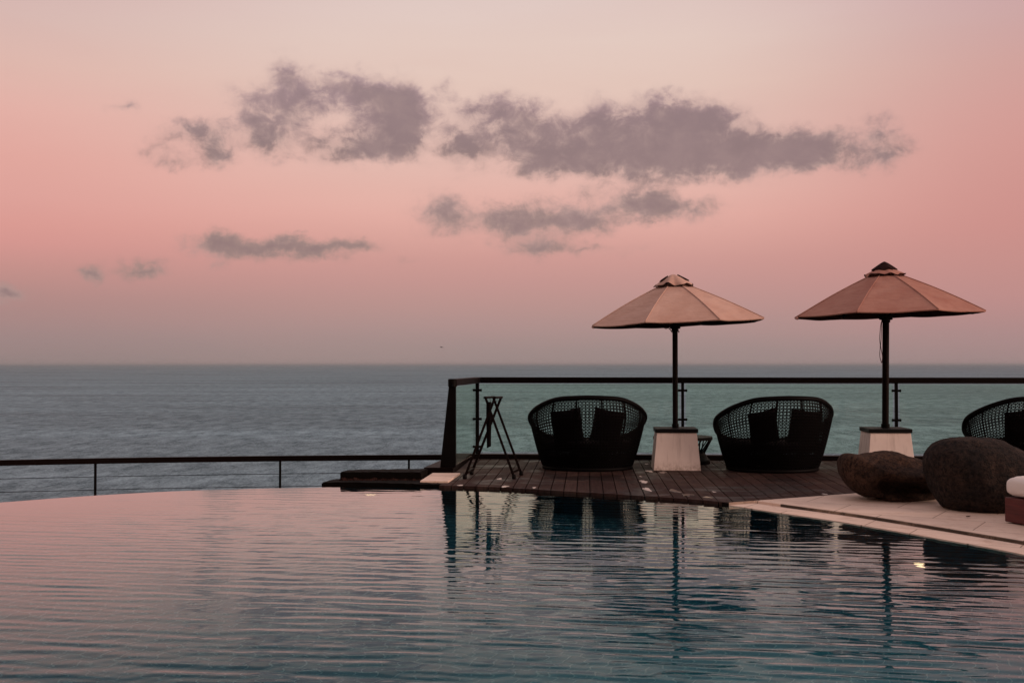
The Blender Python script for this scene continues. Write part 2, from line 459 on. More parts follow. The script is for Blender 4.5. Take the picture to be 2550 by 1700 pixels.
# water sheet: real ripples as geometry
def pool_water():
    nr, nt = 420, 2000
    th = np.linspace(-PI, PI, nt, endpoint=False)
    Rr = RP(th) + 0.02
    s = np.sqrt(np.linspace(1e-8, 1, nr))*0.35 + np.linspace(0, 1, nr)*0.65
    s = s / s[-1]
    X = C0[0] + s[:,None]*Rr[None,:]*np.cos(th)[None,:]
    Y = C0[1] + s[:,None]*Rr[None,:]*np.sin(th)[None,:]
    Z = np.zeros_like(X)
    rng = np.random.default_rng(5)
    n = 72
    lam = np.exp(rng.uniform(math.log(0.085), math.log(0.50), n))
    ang = rng.normal(R(9), R(7), n)
    ang[: n//8] = rng.normal(R(-22), R(14), n//8)
    ph = rng.uniform(0, 2*PI, n)
    w = np.exp(-((np.log(lam/0.150))/0.68)**2)
    w *= 0.0235*math.sqrt(2)/math.sqrt((w**2).sum())
    # patches of calmer and livelier water
    calm = 0.0
    for k in range(6):
        a = rng.uniform(0, 2*PI); kk = rng.uniform(0.5, 1.5)
        calm = calm + np.sin(kk*(X*math.cos(a)*0.7+Y*math.sin(a)) + rng.uniform(0, 6))
    amp = 1.0 + 0.16*calm
    amp = np.clip(amp, 0.45, 1.6) * (1 - (1-np.interp(Y, [5.2, 6.4, 8.5, 11.0, 12.5], [1.5, 1.15, 0.8, 0.42, 0.26]))*np.interp(X, [-2.0, 0.5], [1.0, 0.35]))
    for i in range(n):
        k = 2*PI/lam[i]
        wob = 0.25*np.sin(0.9*X + 0.5*Y + ph[i]*3)
        Z += (w[i]/k) * np.sin(k*(X*math.sin(ang[i]) + Y*math.cos(ang[i]) + 0.016*X*np.abs(X)*(X > 0)) + ph[i] + wob)
    Z = Z*amp
    edge = np.clip((1-s[:,None])*Rr[None,:]/0.25, 0, 1)
    Z = Z*(0.35+0.65*edge) + WZ
    V = np.stack([X.ravel(), Y.ravel(), Z.ravel()], 1)
    i, j = np.meshgrid(np.arange(nr-1), np.arange(nt), indexing='ij')
    j2 = (j+1) % nt
    Fq = np.stack([i*nt+j, (i+1)*nt+j, (i+1)*nt+j2, i*nt+j2], -1).reshape(-1, 4)
    o = np_mesh('pool_water', V, Fq, M['pool_water'])
    return tag(o, kind='structure')
pool_water()

def pool_basin():
    nt = 360; th = np.linspace(-PI, PI, nt, endpoint=False)
    mb = MB()
    rings = [(0.02, WZ-0.02), (0.02, -1.55)]
    vs = []
    for off, z in rings: vs += [tuple(pool_pt(a, off, z)) for a in th]
    fs = [(k, (k+1) % nt, nt+(k+1) % nt, nt+k) for k in range(nt)]
    fs.append(tuple(range(nt, 2*nt)))
    mb.add(vs, fs)
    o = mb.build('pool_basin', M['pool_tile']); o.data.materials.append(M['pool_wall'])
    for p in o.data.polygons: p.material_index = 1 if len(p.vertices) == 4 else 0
    return tag(o, kind='structure')
pool_basin()

A_DECK = theta_of(at_z(1815, 1258.8, WZ))     # where the wooden deck meets the paving
A_LEDGE = theta_of(at_z(800, 1213.3, WZ))     # where the overflow edge meets the stone ledge
A_CORNER = theta_of(at_z(1094, 1214.2, WZ))
A_LEFT = R(200)                               # where the overflow edge ends on the near left
# overflow weir
def weir():
    mb = MB(); a0, a1 = A_CORNER + 0.004, A_LEFT; n = 160
    prof = [(0.021, WZ-0.012), (0.10, WZ-0.02), (0.16, WZ-0.06), (0.18, -0.95), (0.021, -0.95)]
    vs = []; m = len(prof)
    for k in range(n+1):
        a = a0 + (a1-a0)*k/n
        vs += [tuple(pool_pt(a, off, z)) for off, z in prof]
    fs = [(k*m+i, k*m+(i+1) % m, (k+1)*m+(i+1) % m, (k+1)*m+i) for k in range(n) for i in range(m)]
    mb.add(vs, fs)
    tag(mb.build('overflow_edge', M['ledge']), kind='structure')
weir()

# ------------------------------------------------------------------ deck
G0 = at_z(1173, 1142, 0)                      # inner corner of the glass railing at deck level
CORNER_FRONT = at_z(1094, 1213.8, 0)
def dk(a, b, z=0.0):                          # deck frame: a across (right), b along (away); origin G0
    p = G0 + VD*a + UD*b
    return Vector((p.x, p.y, z))
DL = 0.0
PAVE0 = pool_pt(A_DECK)
PAVE1 = at_z(2138, 1227.5, 0)
pd = (PAVE1 - PAVE0).normalized()
def beyond_paving(p):                         # in front of the deck / paving joint
    d = p - PAVE0
    return pd.x*d.y - pd.y*d.x < 0.016
def front_hit(a):
    lo, hi = 0.0, -9.0
    for k in range(1, 900):
        b = -k*0.01
        p = dk(a, b)
        if in_pool(p.x, p.y) or beyond_paving(p):
            return b + 0.005
    return hi
def deck():
    mb = MB(); pitch = 0.145; gap = 0.011
    bj = (at_z(1462, 1169, 0) - G0).dot(UD)
    n = int(10.0/pitch)
    for i in range(n):
        a0 = DL + i*pitch + gap/2; a1 = DL + (i+1)*pitch - gap/2
        f0, f1 = front_hit(a0), front_hit(a1)
        dz = random.uniform(-0.0012, 0.0012)
        def board(q):
            P = [(x.x, x.y) for x in q]
            mb.prism(P, -0.03+dz, 0.0+dz)
        if f0 > -0.06: continue
        if f0 < bj-0.05 and f1 < bj-0.05:
            board([dk(a0, f0), dk(a1, f1), dk(a1, bj-0.004), dk(a0, bj-0.004)])
            board([dk(a0, bj+0.004), dk(a1, bj+0.004), dk(a1, 0.0), dk(a0, 0.0)])
        else:
            board([dk(a0, f0), dk(a1, f1), dk(a1, 0.0), dk(a0, 0.0)])
    return tag(mb.build('wooden_deck', M['deck']), kind='structure')
deck()
def deck_base():
    mb = MB(); nn = 40
    P = [dk(-0.02, -0.01), dk(10.0, -0.01), dk(10.0, front_hit(9.9)+0.02)]
    P += [PAVE0 + pd*0.02]
    for k in range(nn+1):
        a = A_DECK + (A_CORNER - A_DECK)*k/nn
        P.append(pool_pt(a, 0.03))
    mb.prism([(p.x, p.y) for p in P], -2.2, -0.034)
    return tag(mb.build('deck_base', M['dark_wood']), kind='structure')
deck_base()

mbf = MB(); vs = []
for k in range(81):
    a = A_DECK + (A_CORNER - A_DECK)*k/80
    for off, z in ((0.010, -0.3), (0.010, -0.005), (0.034, -0.005), (0.034, -0.3)): vs.append(tuple(pool_pt(a, off, z)))
mbf.add(vs, [(k*4+j, k*4+(j+1) % 4, (k+1)*4+(j+1) % 4, (k+1)*4+j) for k in range(80) for j in range(4)])
tag(mbf.build('deck_fascia', M['dark_wood']), kind='structure')
# kerbs under the glass railing
KB = 0.068
mbk = MB()
mbk.prism([tuple(p[:2]) for p in (dk(-0.25, 0.003), dk(10, 0.003), dk(10, 0.18), dk(-0.25, 0.18))], -0.3, KB)
bfront = (at_z(1105, 1177, 0.0) - G0).dot(UD)
mbk.prism([tuple(p[:2]) for p in (dk(-0.39, bfront), dk(-0.012, bfront), dk(-0.012, -0.001), dk(-0.25, -0.001))], -0.3, KB)
kerb = tag(mbk.build('deck_kerb', M['dark_wood'], bevel=0.004), kind='structure')

# ------------------------------------------------------------------ paving, coping, drain slot
outer_poly = [PAVE0, PAVE0 + pd*12, Vector((16, 14, 0)), Vector((16, -9, 0)), Vector((-14, -9, 0)), Vector((-14, 2, 0))]
def ray_out(a):
    d = Vector((math.cos(a), math.sin(a), 0)); o = Vector((C0[0], C0[1], 0)); best = 1e9
    for p, q in zip(outer_poly, outer_poly[1:]):
        e = q - p; den = d.x*e.y - d.y*e.x
        if abs(den) < 1e-9: continue
        w = p - o
        t = (w.x*e.y - w.y*e.x)/den; s = (w.x*d.y - w.y*d.x)/den
        if t > 0 and -1e-6 <= s <= 1+1e-6: best = min(best, t)
    return best if best < 1e8 else 14.0
def ring_strip(name, mat, in_off, out_off, z, zb, a0=None, a1=None, n=260):
    a0 = A_DECK if a0 is None else a0
    a1 = (A_LEFT - 2*PI) if a1 is None else a1
    mb = MB(); vs = []; o = Vector((C0[0], C0[1], 0))
    for k in range(n+1):
        f = k/n; a = a0 + (a1-a0)*(f**1.5)
        ro = ray_out(a)
        ri = float(RP(a))
        i = min(ri + in_off, ro); e = min(ri + out_off, ro) if out_off is not None else ro
        d = Vector((math.cos(a), math.sin(a), 0))
        for r, zz in ((i, zb), (i, z), (e, z), (e, zb)):
            p = o + d*r; vs.append((p.x, p.y, zz))
    fs = []
    for k in range(n):
        for j in range(3):
            fs.append((k*4+j, k*4+j+1, (k+1)*4+j+1, (k+1)*4+j))
    mb.add(vs, fs)
    return tag(mb.build(name, mat), kind='structure')
ring_strip('paving_bed', M['stone'], 0.004, None, -0.0275, -0.2)
ring_strip('pool_coping', M['stone'], 0.0, 0.35, -0.023, -0.2)
ring_strip('drain_slot', M['groove'], 0.347, 0.3785, 0.000, -0.2, a0=theta_of(at_z(1924, 1258.7, 0)))
ring_strip('paving_infill', M['stone'], 0.3499, 0.3786, 0.0020, -0.2, a0=A_DECK, a1=theta_of(at_z(1924, 1258.7, 0))+0.0005, n=40)
ring_strip('paving', M['stone'], 0.3782, None, 0.003, -0.2)

# ------------------------------------------------------------------ ledges, slab on the left of the deck
slab = MB()
P = [at_z(1046, 1196.5, 0.022), at_z(1077, 1176.8, 0.022), at_z(1146, 1176.8, 0.022), at_z(1116, 1197, 0.022)]
slab.prism([(p.x, p.y) for p in P], -0.2, 0.022)
tag(slab.build('paving_slab', M['stone'], bevel=0.004), kind='structure')
def rough_block(name, pts, z0, z1, mat, label):
    # long block with an uneven worn surface
    bm = bmesh.new()
    lo = [bm.verts.new((p[0], p[1], z0)) for p in pts]; hi = [bm.verts.new((p[0], p[1], z1)) for p in pts]
    n = len(pts)
    bm.faces.new(lo[::-1]); bm.faces.new(hi)
    for i in range(n): bm.faces.new((lo[i], lo[(i+1) % n], hi[(i+1) % n], hi[i]))
    bmesh.ops.bevel(bm, geom=bm.edges[:], offset=0.012, segments=2, affect='EDGES')
    bmesh.ops.triangulate(bm, faces=bm.faces[:])
    for _ in range(5):
        long = [e for e in bm.edges if e.calc_length() > 0.06]
        bmesh.ops.subdivide_edges(bm, edges=long, cuts=1)
        bmesh.ops.triangulate(bm, faces=[f for f in bm.faces if len(f.verts) > 3])
    for v in bm.verts:
        k = mnoise.noise(v.co*9)*0.006 + mnoise.noise(v.co*31)*0.004
        v.co += Vector((k*0.5, k, k))
    bmesh.ops.recalc_face_normals(bm, faces=bm.faces[:])
    me = bpy.data.meshes.new(name); bm.to_mesh(me); bm.free(); me.materials.append(mat)
    me.polygons.foreach_set('use_smooth', [True]*len(me.polygons)); me.set_sharp_from_angle(angle=R(40))
    o = bpy.data.objects.new(name, me); COL.objects.link(o)
    return tag(o, label, 'stone ledge')
f0 = pool_pt(theta_of(at_z(796, 1213.2, WZ)), 0.30)
L1 = [f0]
for k in range(1, 9):
    a = theta_of(f0) + (A_CORNER - theta_of(f0))*k/8
    L1.append(pool_pt(a, 0.30 - 0.26*(k/8)**1.5))
L1 += [at_z(1115, 1196.8, 0.0), at_z(1046, 1194.0, 0.0), f0 + Vector((0.10, 0.42, 0))]
rough_block('stone_ledge', [(p.x, p.y) for p in L1], -0.5, 0.0, M['ledge'], 'long low black stone ledge rising straight from the pool edge, the lower of the two')
q0 = at_z(846, 1193.0, 0.0); q1 = at_z(1048, 1193.6, 0.0)
L2 = [q0, q1, q1 + Vector((0.05, 0.50, 0)), q0 + Vector((0.05, 0.30, 0))]
rough_block('stone_ledge', [(p.x, p.y) for p in L2], -0.5, 0.090, M['ledge'], 'shorter black stone ledge set back behind the low one, beside the pale slab')
# creeping plants in the joint between the ledges
mp = MB()
for i in range(420):
    f = random.random(); p = q0.lerp(q1, f*1.12) + Vector((0, -0.02 - abs(random.gauss(0, 0.05)), 0))
    hgt = random.uniform(0.006, 0.026) * (0.5 + abs(mnoise.noise(Vector((f*9, 0, 0))))*1.8)
    a = random.uniform(0, 2*PI); w = random.uniform(0.005, 0.012)
    d = Vector((math.cos(a)*w, math.sin(a)*w, 0)); b = Vector((p.x, p.y, -0.004))
    mp.add([b-d, b+d, b+d*0.8+Vector((0.004, 0, hgt)), b-d*0.6+Vector((-0.004, 0.003, hgt))], [(0,1,2,3)])
tag(mp.build('creeping_plants', M['moss']), 'low reddish creeping plants along the joint of the black ledges', 'ground cover', kind='stuff')

# ------------------------------------------------------------------ lower terrace, slope and sea
lt = MB(); vs = []; n = 140
for k in range(n+1):
    a = A_LEFT + (A_CORNER - 0.2 - A_LEFT)*k/n
    for off, z in ((0.185, -2.2), (0.185, -0.9), (4.2, -0.9), (4.3, -2.2)):
        vs.append(tuple(pool_pt(a, off, z)))
lt.add(vs, [(k*4+j, k*4+j+1, (k+1)*4+j+1, (k+1)*4+j) for k in range(n) for j in range(3)])
tag(lt.build('lower_terrace', M['terrace']), kind='structure')
SEA_Z = -46.0
prof = [(-160, 8), (-60, -1.0), (-12, -2.25), (19, -2.25), (27, -7), (40, -19), (58, -36), (75, -49), (95, -60)]
vs = []; xs = np.linspace(-260, 260, 105); ys = []
for a, b in zip(prof, prof[1:]):
    m = max(2, int((b[0]-a[0])/5))
    ys += [(a[0]+(b[0]-a[0])*k/m, a[1]+(b[1]-a[1])*k/m) for k in range(m)]
ys.append(prof[-1])
Vv = []
for y, z in ys:
    for x in xs:
        flat = abs(x) < 25 and -20 < y < 20
        dz = 0 if flat else mnoise.noise(Vector((x*0.06, y*0.06, 0)))*2.2 - 0.6
        if flat: dz = -0.1
        Vv.append((x, y, z+dz))
nx = len(xs)
Ff = [(i*nx+j, i*nx+j+1, (i+1)*nx+j+1, (i+1)*nx+j) for i in range(len(ys)-1) for j in range(nx-1)]
tag(np_mesh('hillside', Vv, Ff, M['hill']), kind='structure')
sea = MB(); rr = [0, 400, 2000, 9000, 40000, 120000]; ns = 96; vs = [(0,0,SEA_Z)]; fs = []
for r in rr[1:]:
    vs += [(r*math.cos(2*PI*k/ns), r*math.sin(2*PI*k/ns), SEA_Z) for k in range(ns)]
fs += [(0, 1+k, 1+(k+1) % ns) for k in range(ns)]
for i in range(len(rr)-2):
    b0 = 1+i*ns; b1 = b0+ns
    fs += [(b0+k, b1+k, b1+(k+1) % ns, b0+(k+1) % ns) for k in range(ns)]
so = sea.add(vs, fs).build('sea', M['sea'])
tag(so, kind='structure')

# ------------------------------------------------------------------ glass railing
def glass_railing():
    root = thing('glass_railing', dk(0, 0.09, KB), YAW, 'green tinted glass railing with a dark flat handrail around the wooden deck', 'railing')
    def loc(a, b, z): return Vector((a, b-0.09, z-KB))      # deck frame -> railing local
    H1 = 1.204; H0 = 1.118
    bf = bfront + 0.10
    XR = 10.0
    kx = -0.345                                             # foot of the front end post across
    hr = MB()
    w = 0.055
    # handrail: mitred L in plan
    cx = 0.085; ex = -0.03
    o = [loc(cx-w, 0.09+w, 0), loc(XR, 0.09+w, 0), loc(XR, 0.09-w, 0), loc(cx+w, 0.09-w, 0), loc(ex+w, bf, 0), loc(ex-w, bf, 0)]
    hr.prism([(p.x, p.y) for p in o], H0-KB, H1-KB)
    hr.build('handrail', M['dark_wood'], root, bevel=0.004)
    # end post: a fin that leans, wider at its foot
    ep = MB()
    zt, zb = H0+0.03, KB
    def ring(x0, x1, y0, y1, z): return [loc(x0, y0, z), loc(x1, y0, z), loc(x1, y1, z), loc(x0, y1, z)]
    r0 = ring(ex-0.155, ex+0.046, bf-0.05, bf+0.05, zb); r1 = ring(ex-0.042, ex+0.044, bf-0.03, bf+0.03, zt)
    ep.add(r0+r1, [(3,2,1,0),(4,5,6,7),(0,1,5,4),(1,2,6,5),(2,3,7,6),(3,0,4,7)])
    epo = ep.build('end_post', M['black_metal'], root, bevel=0.004)
    cp = MB(); cp.tube([loc(ex, bf-0.005, H0-0.012), loc(ex, bf-0.005, H1-0.004), loc(ex, bf-0.005, H1+0.004)], [0.058, 0.058, 0.048], 20)
    cp.build('post_cap', M['black_metal'], epo, autosmooth=40)
    # posts with bolt clamps
    posts = [(cx, 0.09, 0.05, True)]
    for u in (1699.5, 2231.0):
        mm = (u-1275)/F; q = (mm*(G0.y + UD.y*0.09) - G0.x - UD.x*0.09)/(VD.x - mm*VD.y)
        posts.append((q, 0.09, 0.034, False))
    posts.append((posts[-1][0] + (posts[2][0]-posts[1][0]), 0.09, 0.034, False))
    for a, b, wd, corner in posts:
        pm = MB()
        if corner:
            pm.box(loc(a, b, (KB+H0)/2), (wd, wd, H0-KB))
        else:                                                # two slim flats with a slit of light between
            pm.box(loc(a-0.0108, b, (KB+H0)/2), (0.0185, 0.05, H0-KB))
            pm.box(loc(a+0.0108, b, (KB+H0)/2), (0.0185, 0.05, H0-KB))
            pm.box(loc(a, b, KB+0.006), (0.11, 0.1, 0.012))
        po = pm.build('post', M['black_metal'], root, bevel=0.002)
        for zc in (1.012, 0.585, 0.175):
            c = MB(); hw = 0.062
            c.tube([loc(a-hw-0.006, b-0.012, zc), loc(a-hw, b-0.012, zc), loc(a-0.03, b-0.012, zc), loc(a+0.03, b-0.012, zc), loc(a+hw, b-0.012, zc), loc(a+hw+0.006, b-0.012, zc)], [0.012, 0.021, 0.017, 0.017, 0.021, 0.012], 12)
            c.build('clamp', M['black_metal'], po, autosmooth=50)
    # panels
    xs = [p[0] for p in posts] + [XR]
    for i in range(len(xs)-1):
        x0 = xs[i] + (0.035 if i == 0 else 0.048); x1 = xs[i+1] - 0.048
        g = MB(); g.box(loc((x0+x1)/2, 0.09, (KB+0.03+H0-0.012)/2), (x1-x0, 0.012, H0-0.012-KB-0.03))
        g.build('glass_panel', M['glass'], root)
    y0, y1 = bf + 0.045, 0.09 - 0.05
    g = MB()
    pa, pb = loc(ex+0.012, y0, KB+0.012), loc(cx-0.012, y1, KB+0.012)
    g.bar((pa.x, pa.y, (KB+0.012+H0-0.012)/2-KB), (pb.x, pb.y, (KB+0.012+H0-0.012)/2-KB), 0.012, H0-0.024-KB)
    g.build('glass_panel', M['glass'], root)
    return root
glass_railing()

# ------------------------------------------------------------------ cable railing on the lower terrace
def cable_railing():
    ctrlp = [at_z(u, v, 0.10) for u, v in ((-260,1150),(0,1145),(325,1139),(640,1135),(860,1133),(1122,1131.3))]
    a = ctrlp[0]
    ctrlp = [a + Vector((-2.4, -1.5, 0)), a + Vector((-1.1, -0.5, 0))] + ctrlp
    def at(f):
        n = len(ctrlp)-1; i = min(int(f*n), n-1); s = f*n - i
        p0, p1, p2, p3 = ctrlp[max(i-1,0)], ctrlp[i], ctrlp[i+1], ctrlp[min(i+2,n)]
        return 0.5*((2*p1) + (p2-p0)*s + (2*p0-5*p1+4*p2-p3)*s*s + (3*p1-p0-3*p2+p3)*s**3)
    line = [at(k/60) for k in range(61)]
    base = at_z(640, 1135, 0.10)
    root = thing('cable_railing', (base.x, base.y, -0.9), 0, 'low dark railing with thin steel cables, standing past the overflow edge of the pool', 'railing')
    off = Vector((base.x, base.y, -0.9))
    h = MB(); w = 0.035; vs = []
    for i, p in enumerate(line):
        t = (line[min(i+1,60)] - line[max(i-1,0)]).normalized(); nrm = Vector((-t.y, t.x, 0))
        for x, z in ((-w, -0.076), (w, -0.076), (w, 0), (-w, 0)):
            q = p + nrm*x - off; vs.append((q.x, q.y, q.z + z))
    fs = [(k*4+j, k*4+(j+1) % 4, (k+1)*4+(j+1) % 4, (k+1)*4+j) for k in range(60) for j in range(4)]
    fs += [(0,1,2,3), (240,241,242,243)]
    h.add(vs, fs).build('handrail', M['dark_wood'], root, bevel=0.004)
    def nearest(u):
        return min(line, key=lambda p: abs(1275 + F*p.x/p.y - u))
    fine = [at(k/600) for k in range(601)]
    for u in (-190, 239, 698, 1020):
        p = min(fine, key=lambda p: abs(1275 + F*p.x/p.y - u))
        q = p - off
        b = MB(); b.box((q.x, q.y, (q.z-0.06)/2), (0.028, 0.028, q.z-0.06)); b.box((q.x, q.y, 0.005), (0.1, 0.1, 0.01))
        b.build('post', M['black_metal'], root)
    for zc in (-0.255, -0.435, -0.615, -0.795):
        c = MB(); c.tube([p - off + Vector((0, 0, zc)) for p in line], 0.0045, 6)
        c.build('cable', M['black_metal'], root, smooth=True)
    return root
cable_railing()

# ------------------------------------------------------------------ parasols
def parasol(px, dist, tilt_pole, Rr, ze, zt, rt, rot, tilt, pole_r, canvas, capmat, label, seed, dark_top, cord):
    rnd = random.Random(seed)
    b = at_d(px, 1172, dist); base = Vector((b.x, b.y, 0))
    root = thing('parasol', base, YAW, label, 'parasol', 'parasols standing on white plinths')
    # plinth
    p = MB(); B = 0.309; T = 0.262; H = 0.494
    vs = [(x*s, y*s, z) for s, z in ((B, 0.0), (T, H)) for x, y in ((-1,-1),(1,-1),(1,1),(-1,1))]
    p.add(vs, [(3,2,1,0),(4,5,6,7),(0,1,5,4),(1,2,6,5),(2,3,7,6),(3,0,4,7)])
    pl = p.build('plinth', M['plaster'], root, bevel=0.006)
    c = MB(); c.box((0, 0, H+0.026), (0.556, 0.556, 0.052)); c.build('plinth_cap', M['slate'], pl, bevel=0.004)
    lean = Matrix.Rotation(-tilt_pole, 3, 'Y')
    top = zt + 0.10
    po = MB(); q = lambda z: lean @ Vector((0, 0, z - 0.546)) + Vector((0, 0, 0.546))
    po.tube([q(0.546), q(1.2), q(top)], pole_r, 20)
    pole = po.build('pole', M['dark_wood'], root, autosmooth=50)
    fe = MB(); fe.tube([q(0.547), q(0.60), q(0.603)], [pole_r*1.28, pole_r*1.28, pole_r*1.05], 20); fe.build('ferrule', M['black_metal'], pole, autosmooth=40)
    # canopy (its own tilt, about the hub)
    hub = q(ze)
    Tm = Matrix.Rotation(-tilt, 3, 'Y')
    def cw(x, y, z): return hub + Tm @ Vector((x, y, z - ze))
    A = [rot - YAW + 2*PI*k/8 for k in range(8)]
    def dirv(a): return Vector((math.sin(a), -math.cos(a), 0))
    nu, nv = 14, 18
    V = []; Fq = []
    sg = [rnd.uniform(0.7, 1.35) for _ in range(8)]
    tipdz = [rnd.uniform(-0.012, 0.012) for _ in range(8)]
    for k in range(8):
        d0, d1 = dirv(A[k]), dirv(A[(k+1) % 8])
        b0 = len(V)
        for j in range(nv+2):
            v = min(j, nv)/nv; r = rt + (Rr-rt)*v
            z = zt + (ze-zt)*v + 0.018*math.sin(PI*v)
            for i in range(nu+1):
                s = i/nu; bow = 4*s*(1-s)
                P3 = (d0*(1-s) + d1*s)*r*(1 - 0.018*bow*v)
                zz = z + (tipdz[k]*(1-s)+tipdz[(k+1) % 8]*s)*v**2
                zz -= sg[k]*0.014*bow*(v**1.3)
                zz += (0.004*math.sin(22*v + 5*s + k) + 0.005*mnoise.noise(Vector((s*3+k*7, v*9, seed))))*bow
                zz -= 0.012*math.exp(-((v-0.95)/0.02)**2)*bow*0.0
                if j == nv+1: zz -= 0.014; P3 = P3*0.997
                V.append(cw(P3.x, P3.y, zz))
        for j in range(nv+1):
            for i in range(nu):
                a = b0 + j*(nu+1)+i
                Fq.append((a, a+1, a+nu+2, a+nu+1))
    can = MB().add(V, Fq)
    seams = []
    for k in range(8):                                   # stitched seams over the ribs
        d = dirv(A[k]); seam = []
        for j in range(nv+1):
            v = j/nv; r = rt + (Rr-rt)*v
            z = zt + (ze-zt)*v + 0.018*math.sin(PI*v) + tipdz[k]*v**2 + 0.003
            seam.append(cw(d.x*r, d.y*r, z))
        seams.append(seam)
    co = can.build('canopy', M[canvas], root, autosmooth=28)
    bm = bmesh.new(); bm.from_mesh(co.data)
    bmesh.ops.remove_doubles(bm, verts=bm.verts[:], dist=0.0006)
    bmesh.ops.recalc_face_normals(bm, faces=bm.faces[:]); bm.to_mesh(co.data); bm.free()
    co.data.set_sharp_from_angle(angle=R(28))
    co.data.materials.append(M['under_shade']); sol = co.modifiers.new('thick', 'SOLIDIFY'); sol.thickness = 0.004; sol.offset = -1; sol.material_offset = 1
    for seam in seams: MB().tube(seam, 0.0075, 6).build('seam', M[canvas], co, smooth=True)
    # vent cap with a wavy brim
    V = []; Fq = []; nn = 96; rows = 12
    ctop = zt + 0.155 if not dark_top else zt + 0.125
    rb = rt + 0.035
    ph = [rnd.uniform(0, 6.28) for _ in range(5)]
    for j in range(rows+1):
        v = j/rows
        for i in range(nn):
            a = 2*PI*i/nn
            lobes = abs(math.cos(4*(a - A[0])))
            r = 0.012 + (rb-0.012)*v * (0.955 + 0.045*lobes)
            z = ctop - 0.06*v - (ctop - 0.06 - (zt + 0.004))*v**1.7
            wave = math.sin(7*a+ph[0])*0.5 + math.sin(11*a+ph[1])*0.35 + math.sin(4*a+ph[2])*0.5
            z += 0.020*wave*v**3 + 0.008*math.sin(5*a+ph[3])*v
            r += 0.012*math.sin(9*a+ph[4])*v**4
            V.append(cw(math.sin(a)*r, -math.cos(a)*r, z + 0.012))
    for j in range(rows):
        for i in range(nn):
            Fq.append((j*nn+i, j*nn+(i+1) % nn, (j+1)*nn+(i+1) % nn, (j+1)*nn+i))
    vc = MB().add(V, Fq)
    hem = [V[rows*nn+i] for i in range(nn)] + [V[rows*nn]]
    vo = vc.build('vent_cap', M[capmat], root, smooth=True)
    sol = vo.modifiers.new('thick', 'SOLIDIFY'); sol.thickness = 0.005; sol.offset = -1
    hm = MB(); hm.tube(hem, 0.006, 6, cap=False); hm.build('hem', M['canvas_dark'], vo, smooth=True)
    if dark_top:                                         # dark peaked cover over the top of the cap
        V = []; Fq = []; nn = 64; rows = 8
        for j in range(rows+1):
            v = j/rows
            for i in range(nn):
                a = 2*PI*i/nn
                lob = abs(math.cos(4*(a-A[0]-0.2)))
                r = 0.004 + 0.165*v*(0.93+0.07*lob)
                z = ctop + 0.062 - 0.118*v**1.25 + (0.012*math.sin(6*a+1.0)+0.008*math.sin(9*a))*v**2
                V.append(cw(math.sin(a)*r, -math.cos(a)*r, z + 0.012))
        for j in range(rows):
            for i in range(nn): Fq.append((j*nn+i, j*nn+(i+1) % nn, (j+1)*nn+(i+1) % nn, (j+1)*nn+i))
        tc = MB().add(V, Fq).build('peak_cover', M['canvas_dark'], vo, smooth=True)
        sol = tc.modifiers.new('thick', 'SOLIDIFY'); sol.thickness = 0.005; sol.offset = -1
    else:                                                # dark cloth patches painting the shade inside the pale cap's torn slits
        for a, w_, s0, s1 in ((R(-62), 0.16, 0.30, 0.82), (R(75), 0.30, 0.18, 0.80)):
            V = []; Fq = []; m = 10
            for i in range(m+1):
                aa = a - w_/1 + 2*w_*i/m
                for s in (s0, s1):
                    f = s - (0.18 if s == s1 else -0.1)*abs(2*i/m-1)**2
                    r = 0.012+(rb-0.012)*f
                    z = ctop - 0.06*f - (ctop - 0.06 - (zt+0.004))*f**1.7 + 0.012*f
                    V.append(cw(math.sin(aa)*r, -math.cos(aa)*r, z + 0.017 + 0.006*math.sin(3*i)))
            for i in range(m): Fq.append((i*2, i*2+1, i*2+3, i*2+2))
            fo = MB().add(V, Fq).build('slit_shade', M['canvas_dark'], vo, smooth=True)
            sol = fo.modifiers.new('thick', 'SOLIDIFY'); sol.thickness = 0.008; sol.offset = 0
    # hub, ribs and struts
    h = MB()
    h.tube([q(ze-0.075), q(ze-0.07), q(ze+0.03), q(ze+0.032)], [pole_r*1.6, pole_r*2.0, pole_r*2.0, pole_r*1.5], 20)
    h.tube([q(ze-0.11), q(ze-0.075)], pole_r*1.3, 20)
    h.build('runner', M['black_metal'], root, autosmooth=40)
    h = MB(); h.tube([cw(0,0,zt-0.05), cw(0,0,zt+0.02)], pole_r*1.9, 20); h.build('top_hub', M['black_metal'], root, autosmooth=40)
    for k in range(8):
        d = dirv(A[k]); rb_ = MB()
        zr = lambda v: zt + (ze-zt)*v + 0.018*math.sin(PI*v) + tipdz[k]*v**2 - 0.022
        rb_.bar(cw(d.x*0.05, d.y*0.05, zr(0)), cw(d.x*(Rr-0.06), d.y*(Rr-0.06), zr(0.95)+0.006), 0.018, 0.024)
        ro = rb_.build('rib', M['dark_wood'], root)
        v = 0.52; r = rt + (Rr-rt)*v
        s_ = MB(); s_.bar(cw(d.x*pole_r*1.9, d.y*pole_r*1.9, ze-0.02), cw(d.x*r, d.y*r, zr(v)-0.012), 0.014, 0.02)
        s_.build('strut', M['dark_wood'], ro)
    # cord
    cd = MB()
